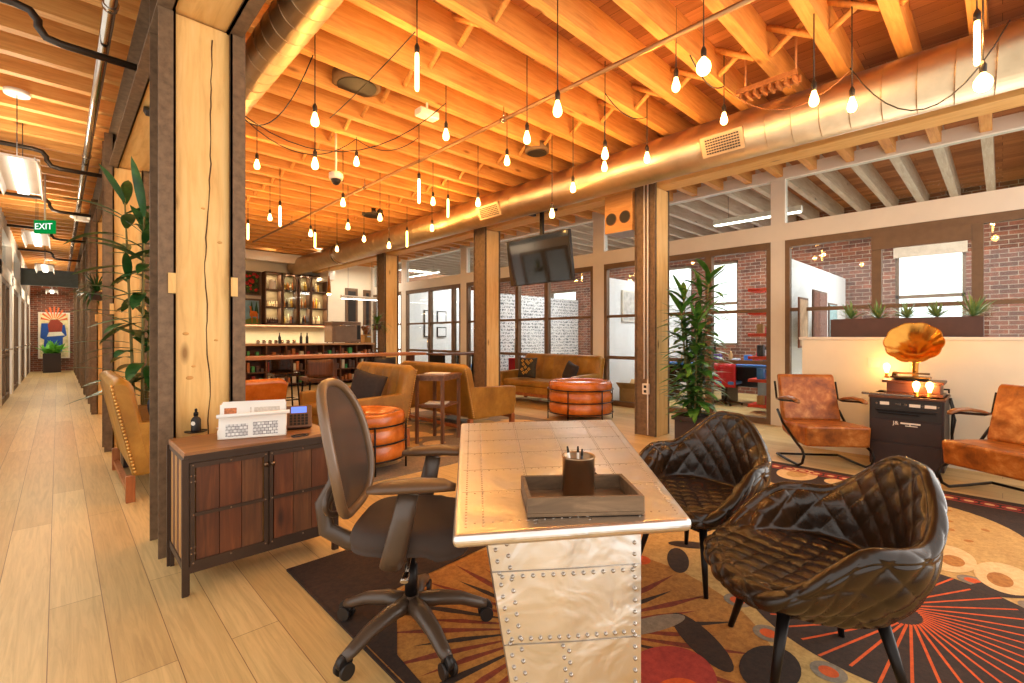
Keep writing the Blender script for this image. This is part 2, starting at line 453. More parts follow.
o = tag(m.build('electrical_conduit', WHITE), 'thin white conduit running down the timber column beside the potted plant', 'conduit')
t = thing('power_outlet', 'white power outlet box on the timber column beside the potted plant', 'outlet', (5.575, 3.24, .62))
MB().box(-.045, 0, -.045, .045, -.07, .07, bev=.006).build('outlet_box', WHITE, t)
for z in (-.03, .03): MB().box(-.05, -.044, -.018, .018, z-.018, z+.018).build('socket', BLACK, t)
# beams
def beam(lab, x0, x1, y0, y1, z0, z1, steel):
    t = thing('timber_beam', lab, 'beam', ((x0+x1)/2, (y0+y1)/2, z0))
    w = (x1-x0)/2; h = (y1-y0)/2
    MB().box(-w, w, -h, h, 0, z1-z0, bev=.006).build('timber', BEAMW, t)
    for s_ in steel:
        m = MB(); a, b = sorted((s_*w, s_*(w+.012))); m.box(a, b, -h, h, -.02, z1-z0)
        for z in (-.02, z1-z0-.015):
            a, b = sorted((s_*w, s_*(w+.085))); m.box(a, b, -h, h, z, z+.015)
        m.build('steel_channel', STEEL, t)
beam('long pale timber beam over the corridor columns with steel channel sides', .50, .78, -.9, 25.1, 3.26, CEILZ, (-1, 1))
beam('long timber beam under the joists beside the big round duct', 5.62, 5.90, -.9, 14.7, 3.26, CEILZ, ())
# corridor right side posts and white panels beyond the third column
RW = struct(bx('wall_corridor', CREAM, (.72, .8, 12.2, 25.2, 0, 3.26)))
k = 0
for y in (12.3, 13.3, 16.2, 17.1, 19.6, 20.4, 23.2, 24.0):
    tag(bx('dark_post', STEEL, (.42, .56, y, y+.14, 0, 3.26)), 'dark steel post along the far part of the corridor wall', 'post', 'dark posts along the far corridor'); k += 1
# left corridor wall with glazed office doors
lw = MB()
lw.box(-.95, -.75, 6.0, 25.2, 2.45, 2.72); lw.box(-.95, -.75, 6.0, 25.2, 3.35, DECKZ)
for y in (12.4, 15.6, 18.8, 22.0): lw.box(-.95, -.75, y, y+.5, 0, 3.35)
lw.box(-.95, -.75, 6.0, 9.2, 0, 2.45); lw.box(-.95, -.75, 24.7, 25.2, 0, 3.35)
struct(lw.build('wall_left', WHITE))
struct(bx('window_20', GLASS, (-.86, -.85, 9.2, 24.7, 2.72, 3.35)))
k = 0
for y0 in (9.3, 12.95, 16.15, 19.35, 22.55):
    for y1, y2 in ((y0, y0+1.0), (y0+1.0, y0+2.05)):
        f = MB()
        f.box(-.84, -.76, y1, y1+.09, 0, 2.45); f.box(-.84, -.76, y2-.09, y2, 0, 2.45); f.box(-.84, -.76, y1, y2, 2.35, 2.45); f.box(-.84, -.76, y1, y2, 0, .12); f.box(-.84, -.76, y1, y2, .9, .96)
        d = struct(f.build('door_%d' % (20+k), FRAME)); k += 1
        bx('glass_pane', GLASS, (-.80, -.795, y1+.08, y2-.08, .1, 2.36), d)
        MB().tube([(-.76, y1+.16, 1.05), (-.68, y1+.16, 1.05), (-.68, y1+.32, 1.05)], .012, 6).build('door_handle', CHROME, d)
bxo = struct(bx('wall_office', PART, (-3.0, -2.9, 6.0, 25.2, 0, DECKZ)))
struct(bx('trim_2', PART, (-3.0, -.95, 6.0, 25.2, 3.36, 3.4)))
# ceiling over the bar: dropped soffit
struct(MB().box(2.2, 6.2, 13.9, 14.8, 3.52, 3.62).box(2.2, 6.2, 13.85, 14.0, 3.38, 3.62).box(5.75, 5.95, 13.8, 14.8, 3.0, 3.62).build('trim_3', WHITE))
# back wall doors
for i, (u0, u1, v0) in enumerate(((345, 357, 288), (363, 370, 290))):
    a = PY(u0, v0, 14.8); b = PY(u1, v0, 14.8)
    d = struct(MB().box(a.x, b.x, 14.74, 14.8, 0, a.z).build('door_%d' % (40+i), FRAME))
    bx('door_panel', BLACK, (a.x+.08, b.x-.08, 14.72, 14.75, .02, a.z-.1), d)
    MB().tube([(a.x+.14, 14.72, .9), (a.x+.14, 14.68, .95), (a.x+.14, 14.68, 1.15), (a.x+.14, 14.72, 1.2)], .012, 6).build('door_handle', CHROME, d)
# ======================= overhead =======================
def duct(name, lab, x, z, r, y0, y1, step, grille=()):
    t = thing(name, lab, 'duct', (x, y0, z))
    m = MB(); n = 40
    L = y1-y0
    m.tube([(0, 0, 0), (0, L, 0)], r, n)
    m.build('duct_body', DUCT, t)
    sm = MB(); yy = .1; ang = step
    while yy < L:
        sm.tube([(math.cos(2*PI*j/28)*(r+.002), yy+math.sin(2*PI*j/28)*.0+.08*j/28, math.sin(2*PI*j/28)*(r+.001)) for j in range(29)], .0022, 4)
        yy += step
    tag(sm.build('spiral_seam', DUCT, t))
    return t
dm = duct('round_duct', 'big spiral metal air duct running under the joists above the glass wall', 5.05, 3.36, .235, -1.0, 14.5, .22)
GR = M_plain('grille_dark', (120, 84, 50), .5, .4)
def grille(y, w=.42):
    m = MB()
    a0 = math.radians(205)
    M = Matrix.Translation((0, y+1.0, 0)) @ Matrix.Rotation(-math.radians(25), 4, 'Y')
    m.box(-.255, -.225, -w/2, w/2, -.10, .10, M=M)
    m.mi = 1
    for i in range(13):
        for j in range(6):
            m.box(-.262, -.25, -w/2+.04+i*(w-.08)/13, -w/2+.04+i*(w-.08)/13+.018, -.075+j*.026, -.075+j*.026+.014, M=M)
    m.build('vent_grille', [DUCT, BLACK], dm)
grille(PX(723, 154, 4.85).y); grille(PX(490, 216, 4.85).y, .5)
MB().tube([(0, 12.3, 0), (0, 12.45, 0)], .25, 32).build('duct_band', CHROME, dm)
dl = duct('round_duct', 'smaller spiral duct end beside the near timber column', 1.12, 3.40, .14, -.6, 5.0, .17)
bx('mounting_bracket', M_plain('galv', (170, 160, 140), .4, .6), (-.14, .14, 5.55, 5.7, -.2, .1), dl)
def pipe(lab, pts, r, mat=CHROME, name='ceiling_pipe', cat='pipe'):
    return tag(MB().tube(pts, r, 10).build(name, mat), lab, cat)
pp = thing('ceiling_pipe', 'long thin steel pipe running under the joists through the light bulbs', 'pipe', (3.25, -.9, 3.5))
MB().tube([(0, 0, 0), (0, 12.9, 0)], .02, 10).build('pipe_run', PIPEM, pp)
for i in range(4):
    MB().tube([(0, 1.4+3*i, 0), (0, 1.4+3*i, .14)], .006, 6).tube([(0, 1.37+3*i, 0), (0, 1.43+3*i, 0)], .028, 10).build('pipe_hanger', CHROME, pp)
pp = thing('ceiling_pipe', 'steel pipe running along under the corridor joists', 'pipe', (.25, -.9, 3.5))
MB().tube([(0, 0, 0), (0, 24, 0)], .035, 12).build('pipe_run', CHROME, pp)
for i in range(6):
    MB().tube([(0, 1.4+3.6*i, 0), (0, 1.4+3.6*i, .14)], .006, 6).tube([(0, 1.37+3.6*i, 0), (0, 1.43+3.6*i, 0)], .045, 10).build('pipe_hanger', CHROME, pp)
BPIPE = M_plain('black_pipe', (60, 50, 40), .4, .5)
PIPEB = [('bent black sprinkler pipe nearest above the corridor', 4.65), ('second bent black sprinkler pipe over the corridor', 8.1), ('third bent black sprinkler pipe over the corridor', 10.9), ('bent black sprinkler pipe beyond the exit sign', 14.0), ('furthest bent black sprinkler pipe in the corridor', 17.6)]
for lab, y in PIPEB:
    xm = -.10
    tag(MB().tube([(-1.1, y, 3.57), (xm-.12, y, 3.57), (xm-.04, y, 3.555), (xm, y, 3.5), (xm, y, 3.46), (xm+.04, y, 3.40), (xm+.12, y, 3.385), (.44, y, 3.385)], .026, 10).build('sprinkler_pipe', BPIPE), lab, 'pipe')

# ---- pendant bulbs ----
GLOW = M_emit('bulb_glow', (255, 196, 110), 55)
BRASS = M_metal('aged_brass', (170, 120, 60), .35)
BG, nt, b_, out_ = new_mat('bulb_glass'); nt.nodes.remove(b_)
tr = nt.nodes.new('ShaderNodeBsdfTransparent'); tr.inputs[0].default_value = (1, .9, .7, 1)
em = nt.nodes.new('ShaderNodeEmission'); em.inputs[0].default_value = lin((255, 200, 120)); em.inputs[1].default_value = 8.0
ad = nt.nodes.new('ShaderNodeAddShader'); nt.links.new(tr.outputs[0], ad.inputs[0]); nt.links.new(em.outputs[0], ad.inputs[1]); nt.links.new(ad.outputs[0], out_.inputs[0])
LAMP = {}
def bulb_parts(kind):
    """meshes with the bulb centre at the origin"""
    if kind == 'pear':
        prof = [(.004, -.060), (.018, -.057), (.028, -.045), (.032, -.028), (.030, -.008), (.022, .018), (.015, .042), (.013, .056)]; fz = (-.035, .03); top = .056
    elif kind == 'globe':
        prof = [(.004, -.062), (.026, -.056), (.042, -.038), (.048, -.012), (.044, .014), (.030, .036), (.016, .052), (.014, .062)]; fz = (-.04, .03); top = .062
    else:
        prof = [(.004, -.145), (.012, -.140), (.016, -.125), (.016, .11), (.013, .135), (.013, .145)]; fz = (-.125, .12); top = .145
    return prof, fz, top
def pendant(u, v, t, kind, lab):
    p = PD(u, v, t)
    o = thing('pendant_bulb', lab, 'light bulb', p, group='hanging filament bulbs')
    prof, fz, top = bulb_parts(kind)
    if kind not in LAMP:
        LAMP[kind] = [MB().lathe(prof, n=16).build('bulb_glass', BG, o, True)]
        m = MB()
        fr = {'pear': .017, 'globe': .024, 'tube': .0075}[kind]
        m.lathe([(.002, fz[0]), (fr, fz[0]+.012), (fr, fz[1]-.012), (.003, fz[1])], n=10)
        LAMP[kind].append(m.build('filament', GLOW, LAMP[kind][0]))
        LAMP[kind].append(MB().lathe([(.014, top-.006), (.018, top), (.019, top+.045), (.012, top+.06), (.005, top+.075)], n=12).build('socket', BLACK, o))
        ld = bpy.data.lights.new('bulb_light_'+kind, 'POINT'); ld.color = (1.0, .55, .19); ld.energy = {'pear': 15.5, 'globe': 20, 'tube': 18}[kind]; ld.shadow_soft_size = .03
        LAMP[kind].append(ld)
    else:
        g, f, s_, ld = LAMP[kind]
        c = g.copy(); COL.objects.link(c); c.parent = o
        d = f.copy(); COL.objects.link(d); d.parent = c
        e = s_.copy(); COL.objects.link(e); e.parent = o
    ld = LAMP[kind][3]
    l = bpy.data.objects.new('bulb_light', ld); COL.objects.link(l); l.location = p
    zt = DECKZ-p.z
    MB().tube([(0, 0, top+.07), (0, 0, zt)], .0045, 5).build('cord', BLACK, o)
    return p
BT = lambda vt: 2.3*472/(337-vt)
PEND = [
 (417, 72, BT(30), 'tube', 'long tube bulb hanging high above the middle of the lounge, between duct and thin pipe'),
 (315, 119, 3.85, 'pear', 'pear bulb hanging next to the smaller duct, over the papers on the cabinet'),
 (315, 163, 4.4, 'pear', 'pear bulb hanging directly below the one next to the smaller duct'),
 (257, 164, 5.5, 'pear', 'pear bulb hanging closest to the timber column behind the cabinet'),
 (356.5, 161, 5.5, 'pear', 'pear bulb hanging above the round white camera dome'),
 (446, 134, 4.64, 'pear', 'pear bulb hanging from a looped cord beside the small white ceiling box'),
 (419, 191, 5.45, 'tube', 'tube bulb hanging on a long straight cord below the thin steel pipe'),
 (433, 201, 6.5, 'pear', 'small pear bulb just right of the tube bulb under the thin pipe'),
 (448, 208, 7.3, 'tube', 'tube bulb hanging in front of the far half of the big duct'),
 (343, 202, 6.2, 'pear', 'pear bulb hanging behind the thin pipe below the camera dome'),
 (380, 217, 6.9, 'pear', 'pear bulb hanging over the far lounge in front of a dark ceiling speaker'),
 (280, 216, 6.5, 'tube', 'tube bulb hanging left of the thin pipe in front of the bar'),
 (270, 217, 7.5, 'pear', 'small pear bulb right beside the tube bulb in front of the bar'),
 (478, 202, 6.0, 'pear', 'pear bulb hanging just in front of the duct above the column left of the television'),
 (527, 137, 4.2, 'pear', 'pear bulb hanging just below the thin steel pipe in the middle of the ceiling'),
 (507, 160, 5.2, 'pear', 'pear bulb hanging left of the dark round ceiling speaker'),
 (557.6, 108, 3.3, 'pear', 'pear bulb on a long cord overlapping the thin pipe, above the television'),
 (605, 153, 4.45, 'pear', 'upper of two pear bulbs one above the other in front of the big duct'),
 (604.5, 166, 5.2, 'pear', 'lower of two pear bulbs one above the other in front of the big duct'),
 (647, 157, 4.9, 'pear', 'pear bulb in front of the big duct above the column with the potted plant'),
 (573, 187, 5.3, 'pear', 'small pear bulb in front of the duct above the right end of the television'),
 (676, 84, 3.73, 'pear', 'pear bulb left of the large bright globe bulb'),
 (703.6, 66, 3.2, 'globe', 'large bright globe bulb hanging right under the thin steel pipe'),
 (724, 118, 4.3, 'pear', 'small pear bulb just above the duct and its square vent grille'),
 (814, 98, 3.4, 'pear', 'pear bulb hanging between thick joists above the linear office lamp'),
 (852, 104, 3.5, 'pear', 'pear bulb on a looped cord in front of the duct at the widest joists'),
 (977, 43, 3.0, 'tube', 'long tube bulb nearest the camera above the record player'),
 (983, 82, 3.0, 'globe', 'round globe bulb below the nearest tube bulb, in front of the duct'),
 (552, 213, 5.6, 'pear', 'pear bulb hanging over the top edge of the television'),
 (348, 226, 7.6, 'pear', 'pear bulb hanging far back over the lounge, above the coffee grinder'),
 (364, 238.6, 8.5, 'pear', 'pear bulb hanging at the far duct, left of the third right-hand column'),
 (337, 248.7, 9.2, 'pear', 'lowest far pear bulb hanging in front of the end of the duct'),
 (310.7, 233, 7.6, 'pear', 'pear bulb hanging above the bottle cabinet next to a tube bulb'),
 (315, 240, 9.0, 'tube', 'tube bulb hanging above the bottle cabinet'),
 (389, 245, 7.9, 'pear', 'pear bulb hanging above the third right-hand column'),
 (407, 239, 8.4, 'tube', 'tube bulb hanging in front of the far duct, right of the third column'),
 (432, 227.5, 7.6, 'pear', 'pear bulb in front of the duct above the far glass doors'),
 (248, 231.5, 8.2, 'tube', 'tube bulb hanging tight against the near column in front of the bar'),
]
for a in PEND: pendant(*a)
# looped black cords strung between the bulbs
def swag(lab, pts, sag, r=.005, mat=BLACK):
    out = []
    for a, b in zip(pts[:-1], pts[1:]):
        for k in range(13):
            q = k/12; p = a.lerp(b, q); out.append(Vector((p.x, p.y, p.z-sag*4*q*(1-q))))
    return tag(MB().tube(out, r, 5).build('light_cable', mat), lab, 'cable')
hub = Vector((1.15, 4.9, 3.42))
swag('black cord looping from the small duct bracket to the bulb with the looped cord', [hub, PD(446, 103, 4.64)], .45)
swag('black cord looping from the small duct bracket to the bulb above the camera dome', [hub, PD(356, 139, 5.5)], .3)
swag('black cord rising from the small duct bracket to the pear bulb next to the duct', [hub, PD(313, 55, 3.85)], .35)
swag('black cord rising diagonally to the long tube bulb', [PD(330, 118, 5.0), PD(415, 32, 3.55)], .02)
swag('black cord slung between the bulbs left of the long pipe', [PD(356, 139, 5.5), PD(418, 138, 5.45)], .14)
swag('black cord slung in front of the big duct between the two right-hand bulbs', [PD(850, 68, 3.6), PD(1010, 20, 3.1)], .45)
swag('black cord looped from the globe bulb towards the small pear bulb', [PD(690, 55, 3.4), PD(724, 86, 4.2)], .1)
swag('pale cord looped above the duct towards the joists', [PD(724, 88, 4.2), PD(850, 70, 3.7)], .25, .005, MIDWOOD)
swag('black cord slung between the stacked bulbs and the duct bulb', [PD(605, 93, 4.45), PD(647, 117, 4.9)], .1)

# ---- ceiling devices ----
def ceil_disc(name, lab, cat, u, v, t, r, mat, h=.1, parts='grille'):
    p = PD(u, v, t); o = thing(name, lab, cat, (p.x, p.y, p.z))
    MB().lathe([(r*.9, 0), (r, .01), (r, h), (r*.8, h+.01)], n=28).build('housing', mat, o)
    MB().lathe([(r*.8, -.008), (r*.82, .002)], n=28).build(parts, BLACK if parts == 'grille' else mat, o)
    MB().tube([(0, 0, h), (0, 0, DECKZ-p.z)], .012, 6).build('hanger_rod', mat, o)
    return o
SPK = M_plain('speaker_grey', (120, 92, 60), .6)
WHT = M_plain('white_plastic', (236, 226, 208), .4)
ceil_disc('ceiling_speaker', 'large round ceiling speaker tucked between joists above the lounge', 'speaker', 357, 87, 4.45, .22, SPK)
ceil_disc('ceiling_speaker', 'dark round ceiling speaker in the middle of the ceiling above the television', 'speaker', 537, 153, 5.9, .15, SPK)
ceil_disc('ceiling_speaker', 'far dark ceiling speaker behind the pear bulbs near the duct', 'speaker', 373, 216, 9.0, .2, BPIPE)
def dome_cam(lab, u, v, t):
    p = PD(u, v, t); o = thing('dome_camera', lab, 'security camera', p)
    MB().lathe([(.075, -.02), (.08, 0), (.08, .05), (.05, .07)], n=24).build('housing', WHT, o)
    MB().lathe([(.004, -.085), (.03, -.075), (.052, -.045), (.058, -.018)], n=20).build('dome', BLACK, o)
    MB().tube([(0, 0, .06), (0, 0, DECKZ-p.z)], .012, 6).build('hanger_rod', WHT, o)
dome_cam('white security camera dome hanging in the middle of the lounge ceiling', 336, 178, 5.6)
p = PD(427, 118, 4.7); o = thing('smoke_detector', 'small white box-shaped detector on the joists above the lounge', 'detector', p)
MB().box(-.11, .11, -.06, .06, 0, .07, bev=.012).build('housing', WHT, o)
MB().tube([(0, 0, .07), (0, 0, DECKZ-p.z)], .012, 6).build('hanger_rod', WHT, o)
def ceil_lamp(lab, u, v, t):
    p = PD(u, v, t); o = thing('recessed_lamp', lab, 'ceiling light', p)
    MB().lathe([(.16, 0), (.17, .01), (.17, .05)], n=24).build('housing', WHT, o)
    MB().lathe([(.14, -.004), (.15, .004)], n=24).build('diffuser', M_emit('lamp_diffuser', (255, 235, 200), 9) if 'lamp_diffuser' not in MATS else MATS['lamp_diffuser'], o)
    MB().tube([(0, 0, .05), (0, 0, DECKZ-p.z)], .012, 6).build('hanger_rod', WHT, o)
ceil_lamp('round white ceiling lamp above the bar, left one', 272, 243, 12.6)
ceil_lamp('round white ceiling lamp above the bar, right one beside the duct', 320, 248, 12.6)
# bracket / fixture above duct (open rack with hooks)
o = thing('track_bracket', 'pale wooden slotted bracket hanging above the duct near the small bulb', 'bracket', PD(770, 92, 4.1))
m = MB(); M = Matrix.Rotation(PI/2, 4, 'Z')
m.box(-.24, .24, -.012, .012, 0, .05, M=M); m.box(-.24, .24, .10, .124, .02, .06, M=M)
for i in range(8): m.box(-.22+i*.06, -.2+i*.06, -.012, .11, -.02, .03, M=M)
m.tube([(0, -.2, .04), (0, -.2, .75)], .01, 6).tube([(0, .2, .04), (0, .2, .75)], .01, 6)
m.build('bracket_rails', MIDWOOD, o)

# ---- linear lamps behind the glass ----
LED = M_emit('led_white', (255, 244, 225), 14)
def linear_lamp(lab, c, L, alongx=False, zt=DECKZ):
    o = thing('linear_lamp', lab, 'pendant lamp', c, 0 if alongx else PI/2)
    MB().box(-L/2, L/2, -.05, .05, 0, .09, bev=.004).build('housing', WHITE, o)
    MB().box(-L/2+.02, L/2-.02, -.045, .045, -.012, 0).build('diffuser', LED, o)
    for s_ in (-1, 1): MB().tube([(s_*L*.32, 0, .08), (s_*L*.32, 0, zt-c[2])], .004, 5).build('hanger_wire', BLACK, o)
a = PX(714, 226, 8.6); b = PX(802, 211, 8.6)
linear_lamp('long white linear lamp hanging behind the glass right of the column with the plant', (8.6, (a.y+b.y)/2, (a.z+b.z)/2), abs(a.y-b.y))
a = PX(410, 277, 9.0); b = PX(439, 272, 9.0)
linear_lamp('white linear lamp hanging behind the glass between the two far columns', (9.0, (a.y+b.y)/2, (a.z+b.z)/2), abs(a.y-b.y))
a = PY(345, 292, 13.4); 
linear_lamp('white linear lamp hanging near the back wall left of the third column', (6.65, 13.6, 2.45), 1.2, True)
# small copper cone pendant near the cabinet wall
p = PD(329, 285, 12.2); o = thing('cone_pendant', 'slim copper cone pendant lamp hanging right of the bottle cabinets', 'pendant lamp', p)
MB().lathe([(.06, -.22), (.055, -.2), (.02, .2), (.012, .24)], n=16).build('lamp_shade', BRASS, o)
MB().lathe([(.03, -.26), (.045, -.24), (.045, -.21)], n=12).build('bulb', GLOW, o)
MB().tube([(0, 0, .22), (0, 0, DECKZ-p.z)], .005, 5).build('cord', BLACK, o)

# ---- corridor lamps, exit sign ----
LAMPW = M_emit('corridor_led', (255, 246, 232), 4)
def corr_lamp(lab, u, t):
    p = PD(u, 337, t); p.z = 2.9; o = thing('corridor_pendant', lab, 'pendant lamp', p, group='corridor pendant lamps')
    w = .16
    MB().box(-w, w, -.72, .72, .05, .07).build('lamp_shade', WHITE, o)
    for s_ in (-1, 1): MB().box(-.004, .004, -.72, .72, 0, .11, M=Matrix.Translation((s_*w, 0, -.02)) @ Matrix.Rotation(s_*-.35, 4, 'Y')).build('side_flap', WHITE, o)
    MB().box(-.045, .045, -.70, .70, .02, .05).build('diffuser', LAMPW, o)
    for y_ in (-.5, .5): MB().tube([(0, y_, .06), (0, y_, DECKZ-p.z)], .004, 5).build('hanger_wire', BLACK, o)
    MB().lathe([(.09, .70), (.1, .735)], (0, -.5, 0), n=20).build('ceiling_cup', WHT, o)
    ld = bpy.data.lights.new('corridor_light', 'AREA'); ld.energy = 26; ld.color = (1, .86, .66); ld.shape = 'RECTANGLE'; ld.size = .1; ld.size_y = 1.4
    l = bpy.data.objects.new('corridor_light', ld); COL.objects.link(l); l.location = p+Vector((0, 0, .0))
    ld = bpy.data.lights.new('corridor_uplight', 'AREA'); ld.energy = 20; ld.color = (1, .86, .66); ld.shape = 'RECTANGLE'; ld.size = .2; ld.size_y = 1.4
    l = bpy.data.objects.new('corridor_uplight', ld); COL.objects.link(l); l.location = p+Vector((0, 0, .09)); l.rotation_euler = (PI, 0, 0)
corr_lamp('corridor pendant lamp nearest the camera, flat white shade, under the joists', 20, 4.85)
corr_lamp('corridor pendant lamp just behind the green exit sign', 37, 7.95)
corr_lamp('third corridor pendant lamp counting from the nearest', 45, 11.3)
corr_lamp('fourth corridor pendant lamp counting from the nearest', 49, 14.5)
corr_lamp('corridor pendant lamp furthest down, just above the painting', 52, 17.1)
p = PD(45, 227, 7.0)
o = thing('exit_sign', 'green and white EXIT sign hanging from the corridor ceiling', 'sign', p, -TH)
MB().box(-.15, .15, -.02, .02, -.1, .1, bev=.008).build('sign_box', M_emit('exit_green', (20, 180, 80), .55), o)
MB().tube([(0, 0, .1), (0, 0, DECKZ-p.z)], .012, 6).build('hanger_rod', WHT, o)
def text(s, size, mat, parent, loc, rot, ext=.001, align='CENTER', name='lettering'):
    cu = bpy.data.curves.new(name, 'FONT'); cu.body = s; cu.size = size; cu.align_x = align; cu.align_y = 'CENTER'; cu.extrude = ext
    tmp = bpy.data.objects.new('tmp', cu); COL.objects.link(tmp)
    dg = bpy.context.evaluated_depsgraph_get(); me = bpy.data.meshes.new_from_object(tmp.evaluated_get(dg))
    bpy.data.objects.remove(tmp); me.materials.clear(); me.materials.append(mat)
    q = bpy.data.objects.new(name, me); COL.objects.link(q); q.parent = parent; q.location = loc; q.rotation_euler = rot
    return q
text('EXIT', .13, M_emit('sign_white', (250, 255, 250), 1.2), o, (0, -.024, 0), (PI/2, 0, 0))
# other small things over the corridor
ceil_disc('ceiling_speaker', 'white round ceiling speaker in the corridor by the nearest hanging lamp', 'speaker', 20, 70, 4.3, .11, WHT, .03)
ceil_disc('ceiling_speaker', 'dark flat disc hung under the joists above the nearest corridor lamp', 'speaker', 30, 146, 6.1, .2, BPIPE, .03)
ceil_disc('ceiling_speaker', 'white ceiling speaker plate between the corridor joists, behind the first one', 'speaker', 24, 97, 4.9, .13, WHT, .03)
# security light on beam
o = thing('track_spotlight', 'small black spotlight clamped between beam and column at the corridor', 'spotlight', PD(152, 112, 4.0))
MB().box(-.05, .05, -.09, .09, -.03, .02, M=Matrix.Rotation(.5, 4, 'X'), bev=.004).build('lamp_head', BLACK, o)
MB().tube([(0, 0, .02), (.02, 0, .12)], .012, 8).build('arm', BLACK, o)
o = thing('emergency_light', 'white twin emergency light fixed to the corridor beam behind the exit sign', 'emergency light', PD(82, 218, 8.4))
MB().box(-.1, .1, -.05, .05, -.06, .06, bev=.015).build('housing', WHT, o)
for s_ in (-1, 1): MB().lathe([(.02, -.05), (.05, -.03), (.05, .02), (.03, .04)], (s_*.11, -.03, .02), 14).build('lamp_head', WHT, o)
# steel beam crossing the far corridor
m = MB(); 
m.box(-1.15, .5, 19.0, 19.02, 2.78, 3.2).box(-1.15, .5, 18.9, 19.12, 3.2, 3.22).box(-1.15, .5, 18.9, 19.12, 2.76, 2.78)
o = tag(m.build('steel_beam', M_plain('blue_grey_steel', (110, 122, 124), .5, .5)), 'blue-grey steel beam crossing the far corridor ceiling', 'beam')

# ---- television ----
o = thing('television', 'large flat television hanging from the ceiling in front of the duct', 'television', (5.38, 5.0, 2.50))
M = Matrix.Rotation(-math.radians(8), 4, 'Y')
MB().box(-.02, .035, -.66, .66, -.37, .37, M=M, bev=.006).build('case', BLACK, o)
SCR, nt, b_, _ = new_mat('tv_screen'); b_.inputs['Base Color'].default_value = (.012, .01, .008, 1); b_.inputs['Roughness'].default_value = .07; b_.inputs['Specular IOR Level'].default_value = .9; b_.inputs['Coat Weight'].default_value = 1
MB().box(-.024, -.019, -.645, .645, -.355, .355, M=M).build('screen', SCR, o)
MB().box(.03, .07, -.2, .2, -.15, .15, M=M).box(.06, .10, -.03, .03, -.1, .76).box(.0, .16, -.25, -.2, .74, .79).box(.0, .16, .2, .25, .74, .79).box(.05, .11, -.3, .3, .76, .80).build('ceiling_mount', BLACKM, o)
# loudspeaker box by the column
PLY = M_wood('plywood', (176, 112, 52), (206, 142, 74), (220, 164, 98), (1.2, 1.2, 10), .55, False)
o = thing('loudspeaker_box', 'plywood loudspeaker box with two round holes fixed beside the timber column', 'speaker', (5.74, 3.66, 3.01))
MB().box(-.2, .2, -.22, .22, -.27, .25, bev=.006).build('box_body', PLY, o)
MB().box(-.19, .19, -.21, .21, -.275, -.27).build('bottom_panel', M_plain('grey_panel', (150, 150, 155)), o)
for yy in (-.11, .11):
    MB().tube([(-.206, yy, -.08), (-.196, yy, -.08)], .078, 24).build('speaker_cone', BLACK, o)
    MB().tube([(-.207+math.cos(0)*0, yy+.08*math.cos(2*PI*j/24), -.08+.08*math.sin(2*PI*j/24)) for j in range(24)], .006, 5, closed=True).build('speaker_ring', DKWOOD, o)
